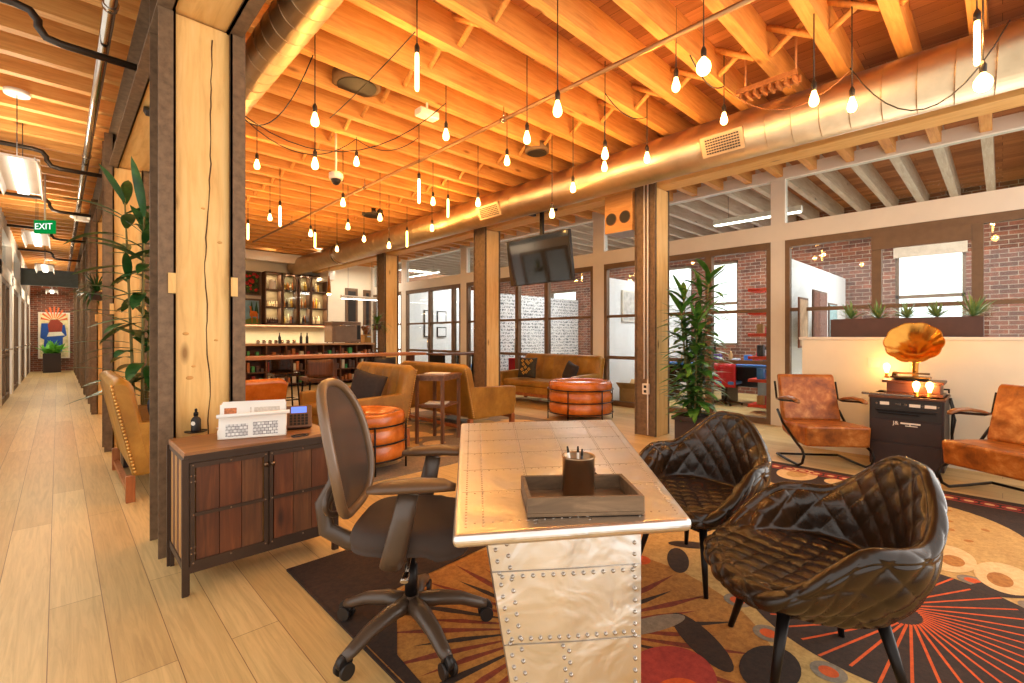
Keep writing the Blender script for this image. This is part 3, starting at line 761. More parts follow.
# ======================= near furniture =======================
def catmull(P, n):
    out = []; k = len(P)-1
    for i in range(n):
        t = i/(n-1)*k; j = min(int(t), k-1); f = t-j
        p0 = P[max(j-1, 0)]; p1 = P[j]; p2 = P[j+1]; p3 = P[min(j+2, k)]
        out.append(tuple(.5*((2*b)+(-a+c)*f+(2*a-5*b+4*c-d)*f*f+(-a+3*b-3*c+d)*f**3) for a, b, c, d in zip(p0, p1, p2, p3)))
    return out
def smooth(a, b, x):
    x = min(1, max(0, (x-a)/(b-a))); return x*x*(3-2*x)
def quilted_chair(lab, loc, rz, scl=(1.05, 1.05, .98)):
    o = thing('quilted_tub_chair', lab, 'chair', loc, rz); o.scale = scl
    NU, NV = 360, 190
    P = []; Q = []
    for i in range(NU):
        ph = 2*PI*i/NU; d = abs(math.degrees(ph if ph <= PI else ph-2*PI))
        h = .438+.20*smooth(42, 98, d)+.205*smooth(118, 172, d)
        gq = smooth(38, 80, d); rr = .345-.005*gq+.0*smooth(60, 110, d)-.0*smooth(120, 180, d)+.015*smooth(150, 180, d)
        # rounded square-ish plan
        sq = 1+.07*abs(math.sin(2*ph))**1.5
        ri = (.235-.0*smooth(90, 180, d))*sq; rr *= sq; rb = .21*sq
        if d < 60: ri = ri+(.27-.235)*(1-smooth(20, 60, d))
        K = [(0, .430), (ri*.55, .432), (ri*.93, .440), (ri+.02*gq, .46*gq+.441*(1-gq)),
             (rr-.055-.02*gq, (.55*h+.45*.46)*gq+.441*(1-gq)), (rr-.04, h-.028*gq), (rr-.012, h-.004*(1-gq)), (rr+.018, h-.022-.012*(1-gq)), (rr+.016, h-.07),
             (rr-.01, .30+.45*(h-.30)), (rb+.05, .335), (rb, .305), (rb*.5, .30), (0, .30)]
        pr_ = catmull(K, NV)
        dx, dy = math.sin(ph), -math.cos(ph)
        row = []; s_ = 0; qr = []
        for j, (r, z) in enumerate(pr_):
            if j: s_ += math.hypot(r-pr_[j-1][0], z-pr_[j-1][1])
            row.append(Vector((dx*r, dy*r*(.98), z))); qr.append(s_)
        P.append(row); Q.append(qr)
    N = [[None]*NV for _ in range(NU)]
    D = [[None]*NV for _ in range(NU)]
    for i in range(NU):
        for j in range(1, NV-1):
            a = P[(i+1) % NU][j]-P[i-1][j]; b = P[i][j+1]-P[i][j-1]
            n = b.cross(a)
            n = n.normalized() if n.length > 1e-10 else Vector((0, 0, 1))
            x = P[i][j]; fj = j/(NV-1)*13; dg_ = abs(math.degrees(2*PI*i/NU if i <= NU/2 else 2*PI*i/NU-2*PI)); gg = smooth(38, 80, dg_)
            if fj < 2.6+2.6*(1-gg):      # seat
                A, B = (x.x+x.y)/.105, (x.x-x.y)/.105
            else:
                pp = i/NU*18; qq = Q[i][j]/.135
                A, B = pp+qq, pp-qq
            puff = (abs(math.sin(PI*A))*abs(math.sin(PI*B)))**.36
            amp = .0125
            if fj < 2.6: amp = .011*smooth(0, .3, fj)
            amp *= 1-.9*gg*math.exp(-((fj-6.2)/1.0)**2)      # plain rolled rim
            sm_ = gg*(math.exp(-((fj-5.15)/.13)**2)+math.exp(-((fj-7.6)/.10)**2))
            if fj > 10.6: amp *= .1
            dd = amp*(puff-.9)
            dd = dd*(1-min(1, sm_))-.006*min(1, sm_)
            cr_ = gg*math.exp(-((fj-2.75)/.35)**2); dd = dd*(1-cr_)-.008*cr_
            wr = .0018*math.sin(ph*37+j*.9)+.0015*math.sin(i*.61+j*.23) if False else 0
            D[i][j] = x+n*dd
        D[i][0] = P[i][0]; D[i][NV-1] = P[i][NV-1]
    m = MB()
    m.grid(lambda i, j: D[i][j], NU, NV, cu=True)
    bmesh.ops.remove_doubles(m.bm, verts=m.bm.verts[:], dist=.0002)
    m.build('quilted_shell', DARKL, o)
    for sx, sy in ((-1, -1), (1, -1), (-1, 1), (1, 1)):
        MB().tube([(sx*.16, sy*.15, .31), (sx*.225, sy*.215, .0)], [.021, .011], 12).build('leg', BLACKM, o)
    MB().box(-.17, .17, -.17, .17, .29, .31).build('under_frame', BLACKM, o)
    return o
fr = face_rot(-.60, .80)
quilted_chair('dark brown diamond-quilted tub chair in front, close beside the riveted metal desk', (2.11, .52, .0105), fr)
quilted_chair('dark brown diamond-quilted tub chair behind the nearer one, at the far side of the desk', (2.56, 1.19, .0105), face_rot(-.95, .2), (1, 1, 1))

# ---- riveted metal desk ----
ALU = M_metal('aluminium_sheet', (226, 222, 218), .31, .4, 6, .06)
RIV = M_metal('rivet_metal', (170, 160, 150), .3)
c = [Vector((0.757, 1.016)), Vector((1.333, 0.625)), Vector((2.581, 1.751)), Vector((1.79, 2.314))]
cen = sum(c, Vector((0, 0)))/4
dk = thing('metal_wing_desk', 'long riveted aluminium desk with tapering top in the middle front', 'desk', (cen.x, cen.y, 0))
L_ = [p-cen for p in c]
m = MB(); m.prism([(p.x, p.y) for p in L_], .731, .77)
bmesh.ops.bevel(m.bm, geom=list(m.bm.edges), offset=.017, segments=4, profile=.5, affect='EDGES')
m.mi = 1
def onq(s_, t_):   # s across near edge (left-right), t along length
    a = L_[0].lerp(L_[1], s_); b = L_[3].lerp(L_[2], s_); return a.lerp(b, t_)
def rivet_top(s_, t_):
    p = onq(s_, t_); m.lathe([(.0045, 0), (.0032, .0018), (.0004, .0024)], (p.x, p.y, .7695), 6)
for i in range(70):
    for s_ in (.05, .12, .33, .56, .78, .95): rivet_top(s_, .03+i*.94/69)
for t_ in (.045, .2, .36, .52, .68, .84, .96):
    for i in range(26): rivet_top(.05+i*.9/25, t_)
m.mi = 2
for t_ in (.21, .37, .53, .69, .85):
    a, b = onq(.03, t_), onq(.97, t_); m.tube([(a.x, a.y, .7695), (b.x, b.y, .7695)], .0012, 4)
for s_ in (.34, .57, .79):
    a, b = onq(s_, .03), onq(s_, .98); m.tube([(a.x, a.y, .7695), (b.x, b.y, .7695)], .0012, 4)
m.build('desk_top', [ALU, RIV, BLACKM], dk)
def pedestal(tl, tr, bl, br_, dep, name='pedestal'):
    """wing-section leg: quad front face lofted backwards with a rounded rear"""
    dv = Vector((S, C, 0))
    m = MB(); NZ = 14; ring = []
    prof = [(0, 0), (.5, -.012), (1, 0), (1.02, .10), (.96, .45), (.80, .8), (.5, 1), (.2, .8), (.03, .45), (-.02, .1)]
    for k in range(NZ+1):
        q = k/NZ; a = bl.lerp(tl, q); b = br_.lerp(tr, q)
        r = []
        for (s_, d) in prof:
            p = a.lerp(b, s_)+dv*(dep*d); r.append(m.bm.verts.new(p-Vector((cen.x, cen.y, 0))))
        ring.append(r)
    n = len(prof)
    for A, B in zip(ring, ring[1:]):
        for j in range(n): m.bm.faces.new((A[j], A[(j+1) % n], B[(j+1) % n], B[j]))
    m.bm.faces.new(ring[0][::-1]); m.bm.faces.new(ring[-1])
    es = [e for e in m.bm.edges if e.is_boundary is False and abs(e.verts[0].co.z-e.verts[1].co.z) > .02 and (e.verts[0] in [r[0] for r in ring] or e.verts[0] in [r[2] for r in ring])]
    for f_ in m.bm.faces: f_.smooth = False
    # rivets on the near face
    up = Vector((0, 0, 1)); nrm = (br_-bl).cross(up).normalized(); 
    if nrm.dot(dv) > 0: nrm = -nrm
    M2 = nrm.to_track_quat('Z', 'Y').to_matrix().to_4x4()
    rv = m; m.mi = 1
    def rp(s_, q):
        a = bl.lerp(tl, q); b = br_.lerp(tr, q); sag = -.012*(1-abs(2*s_-1))
        p = a.lerp(b, s_)+dv*(dep*0+sag*dep/1.0)-Vector((cen.x, cen.y, 0))+nrm*.001
        rv.lathe([(.0062, -.002), (.0058, .002), (.0035, .005), (.0004, .006)], (0, 0, 0), 8, M=Matrix.Translation(p) @ M2)
    for i in range(22):
        rp(.045, .02+i*.045); rp(.955, .02+i*.045)
        if i % 1 == 0: rp(.12, .04+i*.045)
    for i in range(14):
        for q in (.86, .62, .30): rp(.06+i*.88/13, q); 
    for i in range(6): rp(.46, .34+i*.045); rp(.42, .36+i*.045)
    sm = m
    for q in (.88, .60, .28):
        a = bl.lerp(tl, q); b = br_.lerp(tr, q)
        sm.tube([a-Vector((cen.x, cen.y, 0))+nrm*.002, a.lerp(b, .5)-dv*.012*dep-Vector((cen.x, cen.y, 0))+nrm*.002, b-Vector((cen.x, cen.y, 0))+nrm*.002], .0012, 4)
    return m.build(name, [ALU, RIV], dk)
tl, tr = PZ(487, 541, .732), PZ(641, 533, .732)
bl, br_ = PZ(530, 806, 0), PZ(641, 798, 0); bl.z = br_.z = .0105
pedestal(tl, tr, bl, br_, .34)
a = onq(.18, .80); b = onq(.82, .80)
pedestal(Vector((a.x+cen.x, a.y+cen.y, .716)), Vector((b.x+cen.x, b.y+cen.y, .716)), Vector((a.x+cen.x+.1, a.y+cen.y-.03, .0105)), Vector((b.x+cen.x-.03, b.y+cen.y+.03, .0105)), .3)
# tray, cup, pens
tp = [PZ(520, 521, .77), PZ(641, 518, .77), PZ(626, 483, .77), PZ(522, 486, .77)]
tc = sum(tp, Vector())/4; ta = math.atan2(tp[1].y-tp[0].y, tp[1].x-tp[0].x)
WEATH = M_wood('weathered_wood', (62, 46, 32), (102, 78, 54), (142, 112, 82), (3, 14, 14), .75)
tr_ = thing('wooden_tray', 'weathered wooden tray with low sides on the metal desk', 'tray', (tc.x-.02, tc.y-.02, .7725), ta)
w, h, z = .175, .115, .056
MB().box(-w, w, -h, h, 0, .01).build('tray_base', WEATH, tr_)
for d in ((-w, w, -h, -h+.013), (-w, w, h-.013, h), (-w, -w+.013, -h+.013, h-.013), (w-.013, w, -h+.013, h-.013)):
    MB().box(*d, .01, z, bev=.002).build('side_panel', WEATH, tr_)
cp = thing('pencil_cup', 'dark metal pencil cup standing in the wooden tray', 'cup', (tc.x+.005, tc.y-.0, .783))
CUPM = M_metal('smoky_metal', (156, 130, 102), .3)
m = MB(); m.lathe([(.050, 0), (.052, .004), (.052, .125), (.055, .129), (.053, .133), (.049, .129), (.048, .006)], n=32, cap=False).lathe([(.0005, .002), (.044, .002)], n=32, cap=False)
m.build('cup_body', CUPM, cp)
for i, (dx, dy, mat, lab, hh) in enumerate(((-.02, .01, PAPER, 'white pen leaning left in the dark metal cup', .14), (-.008, -.015, BLACK, 'black pen in the middle of the dark metal cup', .135), (.014, .012, WHITE, 'short pale marker in the dark metal cup', .13))):
    pn = thing('pen', lab, 'pen', (tc.x+.005+dx*.6, tc.y+dy*.6, .787), 0, 'pens in the metal cup')
    MB().tube([(0, 0, 0), (dx, dy, hh+.0)], .0042, 8).build('barrel', mat, pn)
    MB().tube([(dx, dy, hh), (dx*1.15, dy*1.15, hh+.02)], [.0046, .003], 8).build('pen_cap', BLACK, pn)
p0 = PZ(606, 481, .792); p1 = PZ(580, 462, .845)
sc_ = thing('scissors', 'long brown-handled scissors leaning over the back of the wooden tray', 'scissors', p0)
d1 = p1-p0; n1 = Vector((-d1.y, d1.x, 0)).normalized()
MB().tube([(0, 0, 0), d1*.62+n1*.004], [.004, .007], 8, flat=.5).tube([n1*.008, d1*.62-n1*.003], [.004, .007], 8, flat=.5).build('blade', BLACKM, sc_)
for s_ in (-1, 1):
    cc = d1*.82+n1*(s_*.016); e1 = d1.normalized()
    MB().tube([cc+e1*(.034*math.cos(k*PI/7))+n1*(.015*math.sin(k*PI/7)) for k in range(14)], .006, 6, closed=True).build('handle', M_plain('brown_plastic', (120, 66, 38), .4) if 'brown_plastic' not in MATS else MATS['brown_plastic'], sc_)

# ---- task chair ----
MESH, nt, b_, out_ = new_mat('mesh_back')
tc_ = coords(nt, (1, 1, 1)); wv = nt.nodes.new('ShaderNodeTexChecker'); wv.inputs['Scale'].default_value = 260; nt.links.new(tc_, wv.inputs['Vector'])
trn = nt.nodes.new('ShaderNodeBsdfTransparent'); mxs = nt.nodes.new('ShaderNodeMixShader'); mxs.inputs[0].default_value = .93
b_.inputs['Base Color'].default_value = lin((64, 44, 28)); b_.inputs['Roughness'].default_value = .7
nt.links.new(trn.outputs[0], mxs.inputs[1]); nt.links.new(b_.outputs[0], mxs.inputs[2]); nt.links.new(mxs.outputs[0], out_.inputs[0])
CHP = M_plain('chair_plastic', (78, 60, 46), .35, spec=.6)
CHF = M_plain('chair_fabric', (64, 50, 42), .85)
o = thing('task_chair', 'black mesh-back office swivel chair with armrests at the left of the desk', 'chair', tuple(W(-.44, 2.06, .0105)), face_rot(.7207, -.6933))
# local: front -Y ; lateral X (local +X is to the chair's left = away side)
for k in range(5):
    a = math.radians(72*k); d = Vector((math.cos(a), math.sin(a), 0))
    MB().tube([d*.02+Vector((0, 0, .135)), d*.12+Vector((0, 0, .135)), d*.22+Vector((0, 0, .115)), d*.30+Vector((0, 0, .082)), d*.335+Vector((0, 0, .07))], [.042, .038, .033, .028, .023], 12, flat=.8).build('base_spoke', CHP, o)
    c_ = d*.335; e = Vector((-d.y, d.x, 0))
    cs = MB().tube([c_+Vector((0, 0, .05)), c_+Vector((0, 0, .085))], .011, 8).tube([c_+e*-.014+Vector((0, 0, .055)), c_+e*.014+Vector((0, 0, .055))], .03, 14).build('caster', BLACK, o)
    for s_ in (-1, 1): MB().tube([c_+e*(s_*.012)+Vector((0, 0, .03)), c_+e*(s_*.028)+Vector((0, 0, .03))], .03, 16).build('wheel', BLACK, cs)
MB().lathe([(.045, .10), (.05, .12), (.04, .16), (.03, .17)], n=20).build('hub', CHP, o)
MB().lathe([(.028, .16), (.028, .30), (.018, .30), (.018, .41)], n=16).build('gas_lift', BLACKM, o)
MB().box(-.09, .09, -.12, .12, .39, .43, bev=.012).build('mechanism', BLACK, o)
MB().tube([(-.08, -.02, .40), (-.22, -.03, .37)], .006, 8).tube([(-.22, -.03, .37), (-.27, -.03, .36)], [.012, .016], 8, flat=.5).build('lever', CHROME, o)
def seat_fn(n, m_):
    def f(i, j):
        u = 2*PI*i/n; v = j/(m_-1)
        prof = [(0, .535), (.6, .533), (.9, .525), (1.0, .49), (.985, .455), (.9, .435), (0, .43)]
        r, z = catmull(prof, m_)[j]
        cx = abs(math.cos(u))**.55*math.copysign(1, math.cos(u)); cy = abs(math.sin(u))**.55*math.copysign(1, math.sin(u))
        return Vector((cx*r*.25, cy*r*.245-.02, z-(.02*smooth(.75, 1, r)*(1 if cy < -.5 else 0))))
    return f
m = MB(); m.grid(seat_fn(40, 22), 40, 22, cu=True); bmesh.ops.remove_doubles(m.bm, verts=m.bm.verts[:], dist=.0003); m.build('seat', CHF, o)
# back: oval frame curved, leaning
def backp(a, sc_=1.0, dy=0):
    x = math.cos(a); z = math.sin(a)
    X = .22*abs(x)**.75*math.copysign(1, x)*sc_*(1-.10*z)
    Z = .815+.275*abs(z)**.85*math.copysign(1, z)*sc_
    Y = .200+(Z-.5)*.20+dy-.22*(.05-(X)**2)*0-.9*(X*X)+.045
    return Vector((X, Y, Z))
MB().tube([backp(2*PI*k/48) for k in range(48)], .021, 10, closed=True, flat=.9).build('back_frame', M_plain('back_frame_tan', (112, 84, 58), .3, spec=.7), o)
g = MB(); NA = 40
g.grid(lambda i, j: backp(2*PI*i/NA, max(.001, j/9*.96)), NA, 10, cu=True)
g.build('mesh_panel', MESH, o)
MB().tube([(0, .10, .415), (0, .27, .40), (0, .37, .45), (0, .385, .56), (0, .33, .66), (0, .335, .78)], [.03, .028, .026, .024, .022, .02], 10, flat=1.5).build('back_support', CHP, o)
MB().tube([(.13*math.cos(2*PI*k/20), .305+.02*abs(math.cos(2*PI*k/20)), .60+.07*math.sin(2*PI*k/20)) for k in range(20)], .013, 8, closed=True).build('lumbar_ring', CHP, o)
for s_ in (-1, 1):
    MB().tube([(s_*.20, .02, .41), (s_*.275, .02, .42), (s_*.29, .0, .48), (s_*.285, -.03, .60), (s_*.28, -.05, .70)], [.036, .042, .044, .042, .038], 12, flat=.42).build('arm_post', CHP, o)
    MB().tube([(s_*.285, .10, .712), (s_*.285, .04, .722), (s_*.28, -.08, .73), (s_*.27, -.18, .728), (s_*.265, -.225, .718)], [.03, .052, .06, .052, .028], 12, flat=.42).build('armrest', M_plain('armrest_pad', (96, 68, 44), .4) if 'armrest_pad' not in MATS else MATS['armrest_pad'], o)

# ---- plank cabinet ----
PLK = M_wood('cabinet_plank', (46, 24, 12), (88, 46, 22), (132, 76, 38), (14, 14, 1.2), .55)
PLK2 = M_wood('cabinet_plank_red', (52, 26, 12), (96, 50, 24), (140, 80, 40), (14, 14, 1.2), .55)
PLK3 = M_wood('cabinet_plank_pale', (48, 28, 15), (92, 54, 28), (134, 84, 46), (14, 14, 1.2), .55)
PLT = M_wood('cabinet_top', (92, 54, 26), (136, 86, 44), (178, 124, 72), (1.2, 12, 12), .45)
SIDEW = M_wood('cabinet_side', (120, 78, 36), (170, 120, 62), (200, 152, 90), (14, 14, 1.2), .6)
IRON = M_plain('iron_strap', (74, 56, 44), .45, .4)
cb = thing('plank_cabinet', 'dark plank cabinet with riveted iron frame in front of the near timber column', 'cabinet', (.843, 3.06, 0))
w, d, hgt = .385, .225, .72
m = MB(); m.box(-w+.012, w-.012, -d+.015, d-.01, .13, .688)
for i in range(7):
    for sx in (-1, 1): a_, b_ = sorted((sx*(w-.012), sx*(w-.004))); m.mi = i % 2; m.box(a_, b_, -d+.02+i*.059, -d+.02+i*.059+.055, .14, .67)
m.build('cabinet_body', [SIDEW, PLK3], cb)
MB().box(-w-.005, w+.005, -d-.01, d+.005, .69, .72, bev=.004).build('cabinet_top', PLT, cb)
MB().box(-w-.007, w+.007, -d-.013, -d-.008, .69, .706).build('iron_edge', IRON, cb)
for sx in (-1, 1):
    for sy in (-1, 1):
        MB().box(sx*w-(.02 if sx > 0 else -.0), sx*w+(0 if sx > 0 else .02), min(sy*d, sy*d-.02*sy), max(sy*d, sy*d-.02*sy), 0, .688).box(sx*w-.014, sx*w+.014, sy*d-.0075, sy*d+.0075, 0, .688).build('leg', IRON, cb)
m = MB()
m.box(-w+.001, w-.001, -d-.004, -d+.01, .665, .689).box(-w+.001, w-.001, -d-.0045, -d+.0105, .11, .145).box(-.01, .01, -d-.001, -d+.009, .111, .688).box(-w-.003, -w+.01, -d, d, .665, .69).box(-w-.003, -w+.01, -d, d, .11, .145).box(w-.01, w+.003, -d, d, .665, .69).box(w-.01, w+.003, -d, d, .11, .145)
m.build('iron_frame', IRON, cb)
for s_ in (-1, 1):
    x0, x1 = (-w+.02, -.004) if s_ < 0 else (.004, w-.02)
    dr = MB()
    k = (x1-x0-.05)/3
    for i in range(3):
        dr.mi = (i+(1 if s_ > 0 else 0)) % 3; dr.box(x0+.025+i*k+.0015, x0+.025+(i+1)*k-.0015, -d-.004, -d+.012, .15, .66)
    dr = dr.build('door', [PLK, PLK2, PLK3], cb)
    st = MB(); kk = 0
    for (a, b, c_, e) in ((x0, x0+.019, .148, .664), (x1-.019, x1, .148, .664), (x0, x1, .148, .172), (x0, x1, .64, .664), (x0, x1, .395, .412)):
        kk += .0005; st.box(a, b, -d-.011-kk, -d-.003-kk, c_, e)
    bo = st; st.mi = 2
    for X_ in (x0+.013, (x0+x1)/2, x1-.013):
        for Z_ in (.16, .403, .652): bo.lathe([(.0055, 0), (.005, .003), (.002, .006), (.0003, .0065)], n=8, M=Matrix.Translation((X_, -d-.010, Z_)) @ Matrix.Rotation(PI/2, 4, 'X'))
    for X_ in (x0+.004, x0+.02):
        for Z_ in (.60, .57, .24, .21): 
            XX = X_ if s_ < 0 else x1-(X_-x0)
            bo.lathe([(.0055, 0), (.005, .003), (.002, .006), (.0003, .0065)], n=8, M=Matrix.Translation((XX, -d-.010, Z_)) @ Matrix.Rotation(PI/2, 4, 'X'))
    st.build('iron_strap', [IRON, BLACKM, MATS.get('bolt_steel') or M_metal('bolt_steel', (150, 124, 100), .35)], dr)
    MB().lathe([(.004, 0), (.004, .012), (.012, .016), (.013, .024), (.002, .028)], n=14, M=Matrix.Translation((s_*.018, -d-.010, .60)) @ Matrix.Rotation(PI/2, 4, 'X')).build('knob', M_metal('old_steel', (120, 96, 76), .35) if 'old_steel' not in MATS else MATS['old_steel'], dr)
# things on the cabinet (top z .72)
def at(u, v, z=.7215): p = PZ(u, v, z); return Vector((p.x, p.y, z))
p = at(196, 432); o = thing('bottle_tray', 'small round dark tray under the dropper bottle on the cabinet', 'tray', p)
MB().lathe([(.05, 0), (.058, .003), (.062, .008), (.058, .006), (.05, .004), (.001, .004)], n=24, cap=False).build('tray_dish', BLACKM, o)
o = thing('dropper_bottle', 'small dark dropper bottle with round label on the cabinet', 'bottle', p+Vector((0, 0, .006)))
o.scale = (1.25, 1.25, 1.25); MB().lathe([(.02, 0), (.021, .003), (.021, .055), (.015, .066), (.009, .070), (.009, .078)], n=20).build('bottle_body', BLACK, o)
MB().lathe([(.0105, .076), (.0105, .090), (.006, .093), (.006, .106), (.003, .11)], n=14).build('dropper_cap', BLACKM, o)
M = Matrix.Rotation(-TH, 4, 'Z') @ Matrix.Translation((0, -.0212, .04)) @ Matrix.Rotation(PI/2, 4, 'X')
MB().lathe([(.010, -.001), (.010, .001)], n=16, M=M).build('bottle_label', WHITE, o)
# rack of floor plans
a = at(221, 439); b = at(288, 434)
rk = thing('paper_rack', 'white paper rack holding printed floor plans on the cabinet', 'paper rack', a.lerp(b, .5)+Vector((0, .03, 0)), math.atan2(b.y-a.y, b.x-a.x)*1)
wr = (b-a).length/2
m = MB()
m.tube([(-wr, -.06, .004), (wr, -.06, .004), (wr, .08, .004), (-wr, .08, .004)], .003, 6, closed=True)
for x in (-wr, wr): m.tube([(x, -.06, .004), (x, -.065, .05), (x, 0, .06), (x, .08, .12)], .003, 6)
m.build('wire_frame', WHITE, rk)
PR, nt, b_, _ = new_mat('printed_paper')
vv = nt.nodes.new('ShaderNodeTexBrick'); nt.links.new(coords(nt, (1, 1, 1), (PI/2, 0, 0)), vv.inputs['Vector'])
vv.inputs['Brick Width'].default_value = .02; vv.inputs['Row Height'].default_value = .017; vv.inputs['Scale'].default_value = 1; vv.inputs['Mortar Size'].default_value = .0014
vv.inputs['Color1'].default_value = lin((238, 236, 232)); vv.inputs['Color2'].default_value = lin((190, 186, 184)); vv.inputs['Mortar'].default_value = lin((92, 88, 88))
nt.links.new(vv.outputs[0], b_.inputs['Base Color']); b_.inputs['Roughness'].default_value = .8
M = Matrix.Rotation(math.radians(-8), 4, 'X')
for i, (yy, hh, ww) in enumerate(((-.052, .125, 1), (-.035, .175, .97), (-.015, .19, 1.0), (.01, .195, .97), (.035, .20, .96))):
    pg = MB().box(-wr*ww, wr*ww, 0, .006, .004, hh, M=Matrix.Translation((0, yy, 0)) @ M).build('paper_stack', PAPER, rk)
    if i == 0:
        MB().box(-wr*.8, -wr*.15, -.0015, 0, .012, .082, M=Matrix.Translation((0, yy, 0)) @ M).box(wr*.0, wr*.75, -.0015, 0, .014, .088, M=Matrix.Translation((0, yy, 0)) @ M).build('floor_plan_print', PR, pg)
    if i == 1:
        MB().box(-wr*.86, -wr*.5, -.0015, 0, .135, .172, M=Matrix.Translation((0, yy, 0)) @ M).build('photo_print', M_plain('photo_brown', (186, 110, 62), .6, 0, .5, 60), pg)
        MB().box(-wr*.1, -wr*.06, -.0015, 0, .135, .172, M=Matrix.Translation((0, yy, 0)) @ M).box(wr*.02, wr*.8, -.0012, 0, .137, .17, M=Matrix.Translation((0, yy, 0)) @ M).build('print_block', M_plain('print_pale', (206, 196, 184), .6, 0, .2, 90), pg)
MB().tube([(-wr*1.02, -.085, .135), (wr*1.12, -.075, .142)], .011, 12).build('rolled_sheet', PAPER, rk)
tag(MB().box(-.055, .055, -.09, .09, 0, .004).build('loose_leaflet', PAPER, None, loc=at(222, 428)+Vector((-.0, .07, 0)), rot=(0, 0, .5)), 'white leaflets sticking out flat left of the paper rack', 'leaflet')
# desk phone
p = at(299, 430); o = thing('desk_phone', 'dark desk phone with lit blue display on the cabinet', 'telephone', p+Vector((.01, .03, 0)), -.35)
M = Matrix.Rotation(math.radians(52), 4, 'X')
MB().box(-.07, .07, 0, .10, 0, .02, bev=.006).build('phone_foot', BLACK, o)
bd = MB().box(-.075, .075, 0, .155, .0, .022, M=Matrix.Translation((0, -.02, .008)) @ M, bev=.006).build('phone_body', M_plain('phone_plastic', (112, 78, 54), .4), o)
MB().box(-.045, .045, .098, .142, .022, .0235, M=Matrix.Translation((0, -.02, .008)) @ M).build('display', M_emit('blue_display', (120, 140, 240), 1.3), bd)
m = MB()
for i in range(5):
    for j in range(4): m.box(-.052+i*.022, -.036+i*.022, .012+j*.02, .026+j*.02, .022, .026, M=Matrix.Translation((0, -.02, .008)) @ M)
m.build('keypad', BLACK, bd)
MB().tube([(-.085, .0, .03), (-.085, .04, .085), (-.085, .06, .12)], [.02, .014, .02], 10).build('handset', BLACK, o)
tag(MB().tube([at(300, 436)+Vector((.05*math.cos(k*.9)*(1-k*.01), .03*math.sin(k*.9), .004)) for k in range(16)], .004, 6).build('phone_cord', BLACK), 'coiled dark phone cord lying on the cabinet by the phone', 'cord')
# ======================= rugs =======================
def rug_mat(name, c, d, sc_=40):
    m, nt, b, o = new_mat(name)
    n = noise(nt, coords(nt), sc_, 6, .7); n2 = noise(nt, coords(nt, (1, 1, 1)), 3, 3)
    col = ramp(nt, n.outputs[0], [(.35, lin(d)), (.62, lin(c))])
    nt.links.new(mix(nt, .25, col, ramp(nt, n2.outputs[0], [(.35, lin(d)), (.65, lin(c))])), b.inputs['Base Color'])
    b.inputs['Roughness'].default_value = .95; bump(nt, b, n.outputs[0], .5, .004); return m
R_DARK = rug_mat('rug_dark', (62, 40, 26), (36, 23, 16)); R_TAN = rug_mat('rug_tan', (206, 166, 100), (168, 130, 72))
R_GOLD = rug_mat('rug_gold', (190, 130, 56), (142, 88, 34)); R_RUST = rug_mat('rug_rust', (140, 58, 28), (96, 40, 24))
R_OR = rug_mat('rug_orange', (218, 92, 26), (184, 68, 18)); R_GREY = rug_mat('rug_grey', (146, 128, 106), (112, 98, 82)); R_CREAM = rug_mat('rug_cream', (228, 196, 142), (200, 162, 106))
R_RED = rug_mat('rug_red', (176, 62, 48), (140, 44, 36))
RM = [R_DARK, R_TAN, R_GOLD, R_RUST, R_OR, R_GREY, R_CREAM, R_RED]
rg = MB(); X0, X1, Y0, Y1 = .915, 5.36, -1.3, 2.76
rg.box(X0, X1, Y0, Y1, 0, .010)
lv = [.0104]
def clip(pts):
    """keep pattern pieces inside the rug"""
    def half(P, f, g):
        out = []
        for i in range(len(P)):
            a, b = P[i], P[(i+1) % len(P)]; fa, fb = f(a), f(b)
            if fa >= 0: out.append(a)
            if (fa >= 0) != (fb >= 0): t = fa/(fa-fb); out.append((a[0]+(b[0]-a[0])*t, a[1]+(b[1]-a[1])*t))
        return out
    e = .012
    for f in (lambda p: p[0]-X0-e, lambda p: X1-e-p[0], lambda p: p[1]-Y0-e, lambda p: Y1-e-p[1]):
        if pts: pts = half(pts, f, None)
    return pts
def patch(pts, mi):
    pts = clip(pts)
    if len(pts) < 3: return
    rg.mi = mi; lv[0] += .000012; z = lv[0]
    n_ = len(pts)
    rg._add([(p[0], p[1], z) for p in pts], [tuple(range(n_))])
def ell(cx, cy, rx, ry, mi, rot=0, n=40, wob=0):
    patch([(cx+math.cos(rot)*rx*math.cos(a)*(1+wob*math.sin(3*a))-math.sin(rot)*ry*math.sin(a), cy+math.sin(rot)*rx*math.cos(a)*(1+wob*math.sin(3*a))+math.cos(rot)*ry*math.sin(a)) for a in [2*PI*k/n for k in range(n)]], mi)
# tan field with big blossoms
ell(3.0, .9, 2.35, 1.95, 1)
ell(1.62, 1.35, .86, .86, 2)                                      # gold sunburst below desk
for k in range(44):
    a = 2*PI*k/44; r1 = .80 if k % 2 else .66; w = .045
    c_ = (1.62, 1.35)
    patch([(c_[0]+.18*math.cos(a), c_[1]+.18*math.sin(a)), (c_[0]+r1*.7*math.cos(a-w), c_[1]+r1*.7*math.sin(a-w)), (c_[0]+r1*math.cos(a), c_[1]+r1*math.sin(a)), (c_[0]+r1*.7*math.cos(a+w*.5), c_[1]+r1*.7*math.sin(a+w*.5))], 3 if k % 3 else 0)
def px(u, v): p = PZ(u, v, .01); return p.x, p.y
